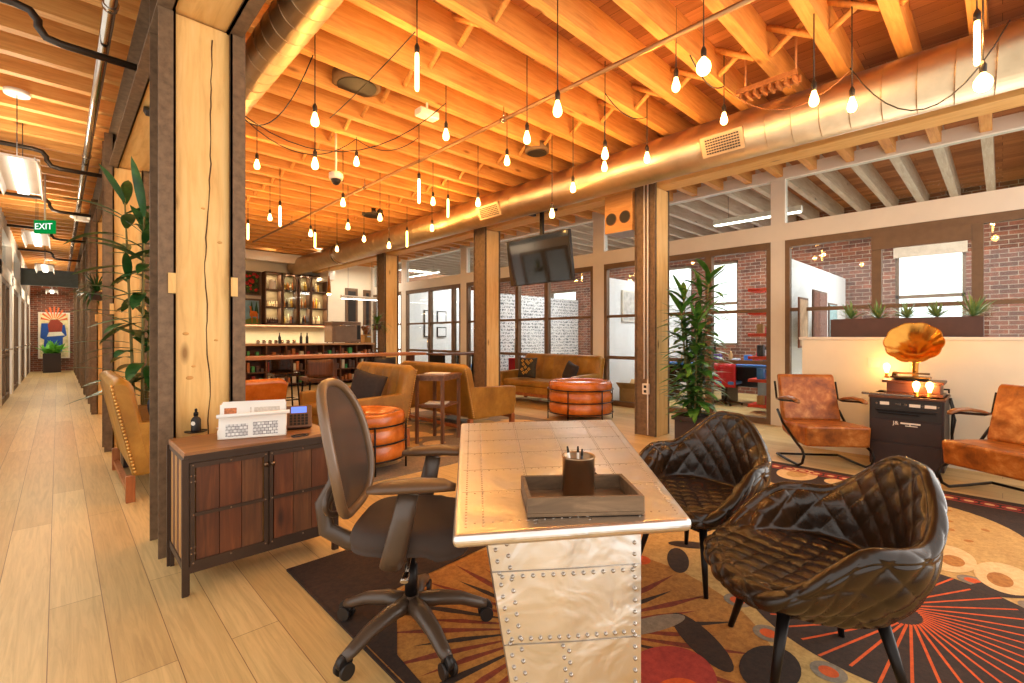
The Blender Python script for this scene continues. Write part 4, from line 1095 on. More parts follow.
# dark disc with starburst under the front chair
cx, cy = px(895, 612); R = .64
ell(cx, cy, R, R, 0, n=64)
for k in range(40):
    a = 2*PI*k/40+.05; r1 = R*(.93 if k % 2 else .99); b = a+.055
    p0 = (cx+.1*math.cos(a+.5), cy+.1*math.sin(a+.5)); p1 = (cx+r1*math.cos(a), cy+r1*math.sin(a)); n_ = (-math.sin(a)*.0055, math.cos(a)*.0055)
    patch([(p0[0]+n_[0], p0[1]+n_[1]), (p0[0]-n_[0], p0[1]-n_[1]), (p1[0]-n_[0], p1[1]-n_[1]), (p1[0]+n_[0], p1[1]+n_[1])], 4)
for k in range(17):
    a = 2*PI*k/17+.02; q = (cx+(R+.06)*math.cos(a), cy+(R+.06)*math.sin(a))
    ell(q[0], q[1], .062, .062, 5, n=18); ell(q[0], q[1], .034, .034, 4, n=14)
# dark leaves between the blossoms
for (u, v, rx, ry, ro) in ((600, 0, 0, 0, 0), (678, 560, .16, .06, .5), (700, 640, .2, .07, 1.0), (770, 668, .16, .1, 0), (690, 545, .13, .05, 2.2), (725, 490, .1, .05, .3), (700, 512, .11, .05, 0), (745, 520, .09, .04, 1), (985, 545, .25, .1, 2.0), (1010, 590, .2, .08, 2.4)):
    if rx: q = px(u, v); ell(q[0], q[1], rx, ry, 0, ro, 24)
for (u, v, r, mi) in ((655, 500, .05, 4), (668, 530, .04, 4), (640, 560, .06, 4), (712, 500, .05, 5), (720, 470+40, .06, 4)):
    q = px(u, v); ell(q[0], q[1], r, r, mi, n=16)
# right end: dark band, tan blossom, dots
patch([(4.05, -1.3), (5.36, -1.3), (5.36, 1.8), (4.75, 1.9), (4.35, .9), (4.2, .1)], 0)
q = px(925, 525); ell(q[0], q[1], .62, .5, 1, .3); 
for k in range(14):
    a = k*2.4; r = .1+.03*k; ell(q[0]+r*math.cos(a), q[1]+r*math.sin(a)*.8, .022, .03, 2, a, 10)
for (u, v, rx, ry, mi) in ((948, 558, .22, .12, 6), (953, 561, .09, .05, 2), (1005, 578, .22, .12, 6), (1000, 580, .1, .05, 2), (797, 474, .24, .16, 6), (797, 474, .14, .08, 1), (835, 482, .1, .08, 6), (812, 494, .1, .07, 1)):
    q = px(u, v); ell(q[0], q[1], rx, ry, mi)
# chain border along the right end
for k in range(34):
    y = 2.6-k*.115; ell(5.16, y, .05, .055, 7, n=12); ell(5.16, y, .025, .03, 6, n=10)
patch([(5.22, 2.7), (5.24, 2.7), (5.24, -1.3), (5.22, -1.3)], 7); patch([(5.08, 2.7), (5.10, 2.7), (5.10, -1.3), (5.08, -1.3)], 7)
# near-left part: dark corner and red patch
patch([(.93, 2.75), (2.3, 2.75), (1.9, 2.2), (1.25, 2.15), (.99, 1.7), (.93, .9)], 0)
q = px(668, 680); ell(q[0], q[1], .22, .16, 7); q = px(680, 700); ell(q[0], q[1], .12, .09, 4)
q = px(652, 625); ell(q[0], q[1], .18, .05, 5, -.4)
tag(rg.build('patterned_rug', RM), 'large patterned rug with gold sunburst and orange rays on dark disc', 'rug')
# far rug
rg = MB(); X0, X1, Y0, Y1 = 1.28, 5.5, 3.9, 7.0
rg.box(X0, X1, Y0, Y1, 0, .010); lv[0] = .0104
random.seed(3)
for i in range(70):
    ell(random.uniform(X0+.3, X1-.3), random.uniform(Y0+.3, Y1-.3), random.uniform(.06, .3), random.uniform(.05, .2), random.choice((1, 5, 0, 1, 5)), random.random()*3, 18)
tag(rg.build('lounge_rug', [R_GREY, R_TAN, R_GOLD, R_RUST, R_OR, R_CREAM, R_GREY, R_RED]), 'mottled grey and tan rug under the far lounge seats', 'rug')

# ======================= lounge seating =======================
NAIL = M_metal('nail_brass', (214, 170, 100), .3)
LEGW = M_wood('seat_leg_wood', (110, 58, 26), (150, 84, 40), (180, 112, 60), (10, 10, 1.5), .4)
def loveseat(name, lab, loc, rz, wid=1.3, backh=.92, dep=.78, channels=7, leather=None, mat2=None):
    leather = leather or TAN
    o = thing(name, lab, 'sofa' if wid > 1 else 'armchair', loc, rz)
    w = wid/2; d = dep/2
    # front -Y, back +Y
    MB().box(-w+.10, w-.10, -d+.03, d-.12, .20, .34, bev=.02).build('seat_base', leather, o)
    MB().box(-w+.11, w-.11, -d, d-.18, .33, .46, bev=.045, seg=3).build('seat_cushion', leather, o)
    # back: curved & channelled
    NX, NZ = 60, 16
    def outer(side):
        def f(i, j):
            x = -w+2*w*i/(NX-1); q = j/(NZ-1); z = .22+(backh-.22)*q
            edge = min(1, (w-abs(x))/.10); z -= .05*(1-edge)**2*q
            y = d-.10+.14*q
            if side == 0:
                ch = abs(math.sin(PI*(x+w)/(2*w)*channels))**.35
                y -= .075+.03*ch*(1 if q < .97 else .3)
            else: y += .035
            return Vector((x, y, z))
        return f
    m = MB(); A = [[outer(0)(i, j) for j in range(NZ)] for i in range(NX)]; B = [[outer(1)(i, j) for j in range(NZ)] for i in range(NX)]
    prof = lambda i: A[i]+[A[i][-1].lerp(B[i][-1], .3)+Vector((0, 0, .03)), A[i][-1].lerp(B[i][-1], .7)+Vector((0, 0, .03))]+B[i][::-1]
    PP = [prof(i) for i in range(NX)]
    m.grid(lambda i, j: PP[i][j], NX, len(PP[0]), cv=True)
    m.bm.verts.ensure_lookup_table(); n_ = len(PP[0])
    m.bm.faces.new([m.bm.verts[j] for j in range(n_)][::-1]); m.bm.faces.new([m.bm.verts[(NX-1)*n_+j] for j in range(n_)])
    nl = m; m.mi = 1
    for s_ in (-1, 1):
        for k in range(26):
            q = k/25; z = .24+(backh-.27)*q; y = d-.10+.14*q+.03
            nl.ball((s_*(w+.004), y-.005, z), .012, 6)
    m.build('backrest', [leather, NAIL], o)
    for s_ in (-1, 1):
        m = MB()
        pts = [(-d+.02, .20), (d-.06, .20), (d+.0, .64), (d-.10, .62), (-d+.02, .60), (-d-.02, .585), (-d+.0, .40)]
        x0, x1 = sorted((s_*(w-.11), s_*(w-.006)))
        m.prism([(y, z) for y, z in pts], x0, x1, M=Matrix(((0, 0, 1, 0), (1, 0, 0, 0), (0, 1, 0, 0), (0, 0, 0, 1))), bev=.02)
        m.build('armrest', leather, o)
        for sy in (-1, 1): MB().box(s_*(w-.035)-.03, s_*(w-.035)+.03, sy*(d-.05)-.03, sy*(d-.05)+.03, 0, .21, bev=.004).build('leg', LEGW, o)
    MB().box(-w+.03, w-.03, d-.07, d-.03, .06, .10).build('stretcher', LEGW, o); MB().box(-w+.03, w-.03, -d+.03, -d+.07, .15, .21).build('stretcher', LEGW, o)
    return o
loveseat('love_seat', 'tan leather love seat with nailheads, its back to the corridor behind the near column', (.75, 5.40, 0), face_rot(1, 0), 1.34, .95)
loveseat('love_seat', 'tan leather love seat facing the corridor with one dark cushion, beside the round orange ottoman', (2.62, 5.53, .0105), face_rot(-1, 0), 1.35, .92, .8)
loveseat('love_seat', 'tan leather seat seen from behind with nailhead edge, right of the slim side table', (4.27, 5.6, .0105), face_rot(1, 0), 1.6, .90, .85)
loveseat('love_seat', 'tan leather love seat in front of the glass wall with patterned cushion', (6.95, 6.2, 0), face_rot(-1, 0), 2.0, .92, .8)
loveseat('club_chair', 'orange-tan club chair just visible behind the papers on the cabinet', (1.62, 6.5, .0105), face_rot(-.1, 1), .72, .76, .8, 5, ORANGEL)
CUSH = M_plain('dark_cushion', (52, 44, 42), .9, 0, .2, 30)
def cushion(lab, loc, rot, s_=.36, mats=None, dots=False):
    o = thing('throw_cushion', lab, 'cushion', loc); o.rotation_euler = rot
    N_ = 14
    def f(sg):
        def g(i, j):
            a = i/(N_-1)*2-1; b = j/(N_-1)*2-1
            th_ = .07*((1-a**4)*(1-b**4))**.6
            k = 1-.08*(1-abs(a)*abs(b))
            return Vector((a*s_/2*(k if abs(b) < 1 else k), sg*th_, b*s_/2*k+s_/2))
        return g
    m = MB(); m.grid(f(1), N_, N_); m.grid(f(-1), N_, N_); bmesh.ops.remove_doubles(m.bm, verts=m.bm.verts[:], dist=.0005)
    b_ = m.build('cushion_cover', mats or CUSH, o)
    if dots:
        m = MB()
        for (a, b) in ((-.3, .3), (.25, .45), (-.05, .0), (.35, -.2), (-.4, -.25), (.02, .65), (-.45, .7), (.5, .7), (.1, -.5), (-.2, -.6)):
            for k in range(4):
                x = a*s_/2+.022*math.cos(k*1.57); z = b*s_/2*.9+.022*math.sin(k*1.57)+s_/2
                t_ = .07*((1-(x*2/s_)**4)*(1-((z-s_/2)*2/s_)**4))**.6
                m.ball((x, -t_-.001, z), .014, 8, (1, 1, .9))
        m.build('flower_print', M_plain('flower_yellow', (216, 164, 60), .8), b_)
cushion('dark cushion standing on the love seat beside the round orange ottoman', (2.60, 5.3, .475), (-.2, .25, face_rot(-.75, -.65)), .42)
cushion('dark grey cushion with yellow flower print on the love seat at the glass wall', (6.80, 6.65, .475), (-.2, 0, face_rot(-1, -.25)), .42, M_plain('cushion_charcoal', (58, 54, 44), .9, 0, .2, 30), True)
cushion('plain dark cushion on the love seat at the glass wall behind the ottoman', (6.92, 5.7, .475), (-.25, .3, face_rot(-1, .3)), .36)
DENIM = M_plain('denim', (58, 78, 110), .9, 0, .25, 40)
cushion('blue denim cushion on the love seat behind the near column', (.72, 4.95, .45), (-.3, .2, face_rot(1, .2)), .36, DENIM)

def round_seat(lab, loc, r=.34, h=.58):
    o = thing('round_ottoman', lab, 'ottoman', loc)
    hh = h-.10
    prof = [(r*.5, .10), (r*.97, .10)]
    for k in range(3):
        z0 = .10+hh*k/3; z1 = .10+hh*(k+1)/3
        prof += [(r*.97, z0+.004), (r, z0+.03), (r*1.01, (z0+z1)/2), (r, z1-.03), (r*.97, z1-.004)]
    prof += [(r*.93, h+.008), (r*.75, h+.0), (r*.72, h-.03), (.001, h-.035)]
    MB().lathe(prof, n=40, cap=False).build('leather_drum', ORANGEL, o)
    m = MB()
    for z in (.12, .12+hh*.35, .12+hh*.72): m.tube([((r+.018)*math.cos(2*PI*k/40), (r+.018)*math.sin(2*PI*k/40), z) for k in range(40)], .009, 6, closed=True)
    m.build('metal_hoop', BLACKM, o)
    for k in range(6):
        a = PI*k/3+.3; MB().tube([((r+.018)*math.cos(a), (r+.018)*math.sin(a), 0), ((r+.018)*math.cos(a), (r+.018)*math.sin(a), .12+hh*.74)], .009, 6).build('metal_upright', BLACKM, o)
    return o
round_seat('round orange leather ottoman in black metal hoops beside the glass-wall love seat', (6.04, 4.70, 0), .5, .60)
round_seat('round orange leather ottoman in black metal hoops between office chair and love seat', (2.2, 4.42, .0105), .40, .55)
# slim side table
o = thing('side_table', 'slim dark wooden two-tier side table between the tan seats', 'side table', (3.42, 4.88, .0105), .5)
STW = M_wood('side_table_wood', (70, 42, 28), (104, 68, 46), (150, 108, 80), (8, 8, 1.5), .45)
for sx in (-1, 1):
    for sy in (-1, 1): MB().box(sx*.235-.018, sx*.235+.018, sy*.17-.018, sy*.17+.018, 0, .80).build('leg', STW, o)
MB().box(-.27, .27, -.2, .2, .80, .83, bev=.003).build('table_top', STW, o)
MB().box(-.235, .235, -.17, .17, .44, .465).build('shelf', STW, o)
MB().box(-.235, .235, -.185, -.155, .765, .80).box(-.235, .235, .155, .185, .765, .80).box(-.25, -.22, -.17, .17, .765, .80).box(.22, .25, -.17, .17, .765, .80).build('apron', STW, o)
tag(MB().box(-.1, .1, -.13, .13, 0, .012).build('magazine', PAPER, None, loc=(3.42, 4.9, .8415), rot=(0, 0, .5)), 'pale magazine lying on top of the slim side table', 'magazine')
tag(MB().box(-.1, .1, -.13, .13, 0, .012).build('magazine', PAPER, None, loc=(3.40, 4.88, .4765), rot=(0, 0, .7)), 'pale magazine on the lower shelf of the slim side table', 'magazine')

# ---- cantilever leather chairs ----
def cantilever(lab, loc, rz):
    o = thing('cantilever_armchair', lab, 'chair', loc, rz)
    w = .29
    M = Matrix.Identity(4)
    # seat: thick front, side profile (y,z), front -Y
    sp = [(-.32, .225), (-.345, .43), (.22, .405), (.24, .36), (.20, .28), (-.10, .225)]
    T_ = Matrix(((0, 0, 1, 0), (1, 0, 0, 0), (0, 1, 0, 0), (0, 0, 0, 1)))
    MB().prism(sp, -w, w, M=T_, bev=.022).build('seat', BROWNL, o)
    bp = [(.20, .36), (.16, .42), (.30, .86), (.335, .885), (.375, .87), (.26, .38)]
    MB().prism(bp, -w+.01, w-.01, M=T_, bev=.016).build('backrest', BROWNL, o)
    FR = BLACKM
    for s_ in (-1, 1):
        x = s_*(w+.02)
        m = MB().tube([(x, .34, .80), (x, .30, .66), (x, .29, .62), (x, .20, .61), (x, -.10, .64), (x, -.18, .64)], .011, 8)
        m.build('arm_tube', FR, o)
        m = MB().tube([(x, .27, .50), (x, .14, .38), (x, -.16, .24), (x, -.30, .19), (x, -.335, .14), (x, -.30, .06), (x, -.22, .018), (x, .0, .013), (x, .28, .013)], .0125, 10)
        m.build('frame_tube', FR, o)
        MB().tube([(x, .26, .615), (x, .16, .64), (x, .0, .665), (x, -.14, .665), (x, -.2, .65), (x, -.215, .635)], [.016, .025, .028, .028, .026, .018], 10, flat=.6).build('armrest', M_wood('arm_wood', (90, 54, 28), (140, 88, 46), (180, 124, 76), (2, 8, 8), .35, False) if 'arm_wood' not in MATS else MATS['arm_wood'], o)
    MB().tube([(-w-.02, .28, .013), (w+.02, .28, .013)], .0125, 8).build('floor_bar', FR, o)
cantilever('worn brown leather cantilever armchair left of the record player cabinet', (5.66, 1.30, .0105), face_rot(-.78, -.62))
cantilever('worn brown leather cantilever armchair cut by the right edge, right of the record player cabinet', (5.50, -.06, .0105), face_rot(-.86, .5))

# ---- equipment cabinet with gramophone ----
o = thing('equipment_cabinet', 'dark equipment rack cabinet carrying the old record player', 'cabinet', (6.08, .64, 0), -PI/2)
# local: front -Y faces world -X
RACK = M_plain('rack_dark', (46, 29, 25), .45, 0, .2, 12); w, d, hh = .275, .29, .73
MB().box(-w, w, -d, d, .06, hh, bev=.006).build('cabinet_body', RACK, o)
MB().box(-w-.008, w+.008, -d-.008, d+.008, hh-.022, hh, bev=.004).build('cabinet_top', DKWOOD, o)
MB().box(-w+.02, w-.02, -d-.012, -d, .52, hh-.03).build('amplifier_panel', BLACK, o)
for a_, b_, c_, e_ in ((-.19, -.12, .645, .675), (.03, .11, .64, .668), (.14, .22, .64, .668)): MB().box(a_, b_, -d-.016, -d-.011, c_, e_).build('label_plate', WHITE, o)
m = MB()
for x in (-.07, -.055, -.04, -.01, .005): m.box(x, x+.009, -d-.017, -d-.011, .65, .668)
for x in (-.215, .0, .125, .235): m.lathe([(.008, 0), (.008, .006)], n=10, M=Matrix.Translation((x, -d-.011, .656)) @ Matrix.Rotation(PI/2, 4, 'X'))
m.build('button', CHROME, o)
MB().box(-.22, .22, -d-.03, -d-.012, .585, .60).box(-.2, .1, -d-.03, -d-.012, .56, .572).build('rack_shelf_bar', BLACKM, o)
MB().box(-w+.02, w-.02, -d-.01, -d, .30, .50).build('front_panel', RACK, o)
MB().box(-w+.02, w-.02, -d-.01, -d, .08, .28).build('front_panel', RACK, o)
text('J&', .05, WHITE, o, (-.07, -d-.012, .478), (PI/2, 0, 0))
MB().box(-.035, .11, -d-.0125, -d-.010, .474, .488).box(.0, .09, -d-.0125, -d-.010, .455, .462).box(.03, .04, -d-.0125, -d-.010, .46, .476).build('logo_stroke', WHITE, o)
for sx in (-1, 1):
    for sy in (-1, 1): MB().cyl((sx*.22, sy*.22, 0), (sx*.22, sy*.22, .06), .02, n=10).build('foot', BLACK, o)
MB().tube([(w+.01, .22, .70), (w+.03, .24, .6), (w+.02, .23, .35), (w+.03, .25, .1)], .012, 8).tube([(w+.012, .12, .68), (w+.05, .14, .5), (w+.02, .16, .3)], .008, 8).build('cable_bundle', BLACK, o)
gx, gy = 6.08, .60
g = thing('gramophone', 'antique wooden gramophone with large fluted brass horn', 'gramophone', (gx, gy, .731), -PI/2)
WAL = M_wood('walnut', (44, 20, 10), (74, 36, 18), (110, 60, 32), (2, 12, 12), .35)
MB().box(-.22, .22, -.17, .17, .0, .025, bev=.005).box(-.20, .20, -.15, .15, .025, .12, bev=.006).box(-.235, .225, -.17, .17, .12, .145, bev=.005).build('wooden_case', WAL, g)
MB().cyl((0, .03, .145), (0, .03, .22), .03, .024, 14).build('horn_elbow', BRASS, g)
MB().lathe([(.13, .148), (.135, .152), (.135, .162), (.02, .165)], (-.03, 0, 0), 28).build('turntable', BLACKM, g)
MB().box(-.18, .12, -.09, .07, .165, .18).tube([(-.16, -.1, .18), (-.16, -.1, .215), (.12, -.1, .215)], .009, 8).box(-.17, -.14, -.02, .06, .165, .22).build('tone_arm', M_metal('dark_bronze', (110, 76, 40), .3), g)
MB().tube([(.21, .0, .07), (.25, .0, .07), (.25, -.05, .07), (.25, -.05, .04)], .007, 8).build('crank_handle', BLACKM, g)
HORN = M_metal('horn_brass', (206, 142, 62), .22)
hm = MB(); NH = 96; prof = catmull([(.024, 0), (.027, .08), (.034, .15), (.055, .21), (.10, .26), (.17, .305), (.215, .335)], 30)
Mh = Matrix.Translation((0, .03, .215)) @ Matrix.Rotation(math.radians(0), 4, 'X')
def hornp(i, j, off=0):
    a = 2*PI*i/NH; r, z = prof[j]; q = max(0, (j-12)/17)
    rr = r*(1+.055*q*abs(math.cos(5*a)))+off
    # bell bends forward towards the room
    tilt = math.radians(58)*smooth(.14, .30, z)
    y, zz = -.0, z
    p = Vector((rr*math.cos(a), rr*math.sin(a), 0)); p = Matrix.Rotation(tilt, 3, 'X') @ p
    ctr = Vector((0, -.30*smooth(.12, .36, z)*1.0*(z/.335)*.55, z-.03*smooth(.2, .335, z)))
    return p+ctr
hm.grid(lambda i, j: hornp(i, j), NH, 30, cu=True, M=Mh)
hm.grid(lambda i, j: hornp(i, j, -.003), NH, 30, cu=True, M=Mh)
hm.tube([hornp(i, 29) for i in range(NH)], .005, 6, closed=True, M=Mh)
hm.build('brass_horn', HORN, g)
# old lamps on the case
def edison(lab, loc):
    o = thing('edison_lamp', lab, 'lamp', loc, 0, 'filament lamps around the gramophone')
    MB().lathe([(.022, 0), (.022, .012), (.014, .016), (.016, .05)], n=14).build('lamp_base', BRASS, o)
    b_ = MB().lathe([(.013, .05), (.016, .07), (.027, .10), (.029, .12), (.022, .14), (.006, .15)], n=16).build('bulb_glass', BG, o)
    MB().lathe([(.003, .075), (.012, .085), (.012, .125), (.003, .135)], n=10).build('filament', GLOW, b_)
    ld = bpy.data.lights.new('edison', 'POINT'); ld.color = (1, .55, .2); ld.energy = 4.5; ld.shadow_soft_size = .025
    l = bpy.data.objects.new('edison_light', ld); COL.objects.link(l); l.location = Vector(loc)+Vector((0, 0, .11))
edison('small glowing bulb lamp left of the gramophone by the wall', (6.24, .84, .731+.147))
edison('left one of the two glowing bulb lamps in front of the gramophone horn', (5.835, .565, .733))
edison('right one of the two glowing bulb lamps in front of the gramophone horn', (5.835, .47, .733))
bpy.data.objects['edison_lamp'].location.z = .731+.147
tag(MB().box(-.2, .2, -.03, .03, 0, .022, bev=.004).build('silver_remote_bar', CHROME, None, loc=(5.82, .78, .7315), rot=(0, 0, -PI/2+.05)), 'long silver bar lying at the front edge of the equipment cabinet', 'device')
tag(MB().box(-.008, .0, -.055, .055, -.055, .055, bev=.003).build('wall_plate', WHITE, None, loc=(6.4, .97, 1.02)), 'blank white square wall plate beside the lit bulb on the half wall', 'wall plate')
t = thing('power_outlet', 'white power outlet on the half wall right of the equipment cabinet', 'outlet', (6.4, .02, .48))
MB().box(-.008, 0, -.055, .055, -.07, .07, bev=.003).build('outlet_plate', WHITE, t)
for z in (-.03, .03): MB().box(-.012, -.007, -.02, .02, z-.018, z+.018).build('socket', BLACK, t)

# ---- planter with five spiky plants ----
pa, pb = PX(832, 317, 6.49).y, PX(984, 317, 6.49).y
t = thing('planter_box', 'long dark planter box standing on the half wall', 'planter', (6.49, (pa+pb)/2, 1.3005))
L2 = (pa-pb)/2
MB().box(-.075, .075, -L2, L2, 0, .2, bev=.004).build('trough', M_plain('trough_brown', (74, 46, 38), .5), t)
MB().box(-.06, .06, -L2+.02, L2-.02, .195, .203).build('soil', M_plain('soil', (50, 34, 24), .9), t)
def leaf(m, base, dirv, L, wd, droop=.3, n=6, up=Vector((0, 0, 1)), fold=.12):
    d = dirv.normalized(); side = d.cross(up); side = side.normalized() if side.length > 1e-3 else Vector((1, 0, 0))
    rows = []; p = base.copy(); dd = d.copy()
    for k in range(n+1):
        q = k/n; ww = wd*(math.sin(PI*min(1, q*.92+.06))**.8)*(1 if q < .98 else .1)
        nn = side.cross(dd).normalized()
        rows.append([m.bm.verts.new(p-side*ww), m.bm.verts.new(p+nn*(-fold*ww)), m.bm.verts.new(p+side*ww)])
        p = p+dd*(L/n); dd = (dd+Vector((0, 0, -droop/n))).normalized()
    for a, b in zip(rows, rows[1:]):
        for i in (0, 1):
            f = m.bm.faces.new((a[i], a[i+1], b[i+1], b[i])); f.smooth = True; f.material_index = m.mi
SPIKE = M_leather('spiky_leaf', (60, 96, 50), (116, 146, 84), (176, 190, 130), .5, 8, .1)
for i, u in enumerate((851, 878, 907, 937, 973)):
    y = PX(u, 310, 6.49).y
    o = thing('spiky_plant', ['small spiky plant at the left end of the planter box', 'second spiky plant from the left in the planter box', 'middle spiky plant of the planter box', 'fourth spiky plant in the planter box behind the horn', 'largest spiky plant at the right end of the planter box'][i], 'potted plant', (6.49, y, 1.503), 0, 'spiky plants in the planter box')
    random.seed(i+11); m = MB(); sc_ = 1.25 if i == 4 else 1
    for k in range(46):
        a = random.random()*2*PI; el = random.uniform(.15, 1.4)
        leaf(m, Vector((0, 0, 0)), Vector((math.cos(a)*math.cos(el), math.sin(a)*math.cos(el), math.sin(el))), random.uniform(.12, .24)*sc_, .009, .15, 3)
    m.build('foliage', SPIKE, o)

# ---- tall plants ----
def tall_plant(lab, loc, h, pot, seed, z0, spread, LL, wd, stems=3, dens=26, potmat=POT, lm=None, side=1):
    random.seed(seed); o = thing('potted_dracaena', lab, 'potted plant', loc)
    pw, ph = pot
    MB().prism([(-pw*.85, -pw*.85), (pw*.85, -pw*.85), (pw*.85, pw*.85), (-pw*.85, pw*.85)], 0, ph).box(-pw, pw, -pw, pw, ph-.05, ph, bev=.006).build('pot', potmat, o)
    MB().box(-pw*.9, pw*.9, -pw*.9, pw*.9, ph-.002, ph+.004).build('soil', MATS['soil'], o)
    m = MB(); st = MB()
    for s_ in range(stems):
        a0 = 2*PI*s_/stems+seed; top = h*(1-.07*s_)
        pts = [Vector((math.cos(a0)*(.05+spread*.25*q), math.sin(a0)*(.05+spread*.25*q), ph-.02+(top-ph)*q)) for q in [k/8 for k in range(9)]]
        st.tube(pts, [.018-.0012*k for k in range(9)], 6)
        for k in range(dens):
            q = z0+(1-z0)*(k+random.random())/dens; i = min(7, int(q*8)); f = q*8-i; p = pts[i].lerp(pts[i+1], f)
            a = k*2.4+random.random()*.6; el = random.uniform(-.1, .6)+.7*smooth(.85, 1, q)
            leaf(m, p, Vector((math.cos(a)*math.cos(el), math.sin(a)*math.cos(el), math.sin(el))), LL*random.uniform(.7, 1.15), wd*random.uniform(.8, 1.2), random.uniform(.4, 1.1), 7)
    st.build('stem', STEM, o); m.build('foliage', lm or LEAF, o)
    return o
tall_plant('tall leafy plant in a dark square pot beside the column with the conduit', (5.62, 2.62, 0), 2.12, (.2, .34), 5, .02, .5, .38, .036, 5, 80)
tall_plant('tall broad-leaved plant behind the near timber column at the corridor', (.62, 6.2, 0), 2.75, (.18, .4), 9, .12, .35, .55, .05, 3, 34, lm=LEAFD)
def hanging_plant(lab, loc, r, seed, n=70):
    random.seed(seed); o = thing('hanging_plant', lab, 'hanging plant', loc)
    MB().lathe([(.05, -.1), (.08, -.08), (.1, .02), (.09, .03)], n=18).build('hanging_pot', POT, o)
    MB().tube([(0, 0, .0), (0, 0, 3.26-loc[2])], .004, 5).build('hanging_cord', BLACK, o)
    m = MB()
    for k in range(n):
        a = random.random()*2*PI; el = random.uniform(-.2, 1.4)
        leaf(m, Vector((0, 0, .02)), Vector((math.cos(a)*math.cos(el), math.sin(a)*math.cos(el), math.sin(el))), r*random.uniform(.6, 1.1), .009, 1.6, 6)
    m.build('foliage', LEAFD if seed % 2 else LEAF, o)
hanging_plant('spiky hanging plant beside the third corridor column', (.42, 9.5, 1.95), .42, 3, 110)
p = PD(381, 326, 10.5); hanging_plant('spiky hanging plant in front of the column at the end of the bar table', (p.x-.1, p.y, p.z), .42, 4)
# ======================= bar =======================
o = thing('bar_table', 'long high communal table crossing the room before the bar', 'table', (3.35, 7.75, 0))
MB().box(-1.75, 1.62, -.28, .28, .965, 1.01, bev=.006).build('table_top', MIDWOOD, o)
for x in (-1.6, -.05, 1.45):
    MB().box(x-.05, x+.05, -.06, .06, .03, .965).box(x-.05, x+.05, -.25, .25, 0, .035).build('leg', DKWOOD, o)
def bar_stool(lab, loc, rz, mat):
    o = thing('bar_stool', lab, 'bar stool', loc, rz)
    MB().box(-.21, .21, -.19, .19, .64, .70, bev=.02).build('seat', mat, o)
    m = MB(); m.grid(lambda i, j: Vector((.22*math.sin((i/15-.5)*2.2), .06+.16*math.cos((i/15-.5)*2.2), .70+.26*j/5)), 16, 6)
    bk = m.build('backrest', mat, o); md = bk.modifiers.new('s', 'SOLIDIFY'); md.thickness = .035
    for sx in (-1, 1):
        for sy in (-1, 1): MB().tube([(sx*.16, sy*.14, .65), (sx*.2, sy*.18, 0)], .014, 8).build('leg', BLACKM, o)
    MB().tube([(-.19, -.17, .25), (.19, -.17, .25), (.19, .17, .25), (-.19, .17, .25)], .01, 6, closed=True).build('foot_ring', BLACKM, o)
bar_stool('brown leather bar stool at the near side of the high table, left one', (2.85, 7.25, 0), PI, DKWOOD)
bar_stool('black bar stool at the near side of the high table, right of the table leg', (3.95, 7.3, 0), PI, BLACK)
bar_stool('dark bar stool on the far side of the high table, left one', (2.75, 8.4, 0), 0, DARKL)
bar_stool('dark bar stool on the far side of the high table under the grinder', (5.2, 9.8, 0), 0, DARKL)
# high tables by the glass, right of column
o = thing('bar_table', 'smaller dark high table between the column with hanging plant and the glass doors', 'table', (6.6, 8.6, 0))
MB().box(-.7, .7, -.3, .3, .90, .94, bev=.005).build('table_top', DKWOOD, o)
for x in (-.6, .6): MB().box(x-.03, x+.03, -.25, .25, 0, .9).build('leg', BLACKM, o)
# back counter
CB = M_plain('counter_front', (92, 54, 38), .6, 0, .25, 6)
o = thing('bar_counter', 'back bar counter with open shelves full of packages', 'counter', (4.75, 13.0, 0))
MB().box(-2.0, 1.9, -.32, .4, 1.08, 1.13, bev=.005).build('countertop', M_plain('counter_top', (176, 130, 88), .35), o)
MB().box(-1.95, 1.85, .1, .35, .0, 1.08).build('counter_back', CB, o)
m = MB()
for i in range(9): m.box(-1.95+i*.475-.015, -1.95+i*.475+.015, -.28, .1, 0, 1.08)
for z in (.1, .42, .74): m.box(-1.95, 1.85, -.28, .1, z-.015, z+.01)
m.build('shelf_frame', DKWOOD, o)
cols = [('pack_red', (150, 44, 34)), ('pack_green', (60, 140, 76)), ('pack_white', (186, 176, 156)), ('pack_brown', (120, 72, 40)), ('pack_orange', (170, 100, 46)), ('pack_dark', (70, 50, 44))]
PK = [M_plain(n_, c_, .5) for n_, c_ in cols]
protos = {}
random.seed(21); nn = 0
cn = ['red', 'green', 'white', 'brown', 'orange', 'dark']
for i in range(8):
    for zi, z in enumerate((.10, .42, .74)):
        x = 4.75-1.95+i*.475+.04; 
        for k in range(4):
            ci = random.choice((0, 1, 2, 2, 3, 5, 4, 5, 1)); wd = random.uniform(.05, .095); hh = random.uniform(.08, .25)
            q = tag(MB().box(0, wd, 0, .12, 0, hh, bev=.003).build('snack_package', PK[ci], None, loc=(x+k*.102, 12.74, z+.012)),
                '%s package on the %s shelf of the bar counter' % (cn[ci], ('lowest', 'middle', 'upper')[zi]), 'package', 'packages in the bar counter shelves')
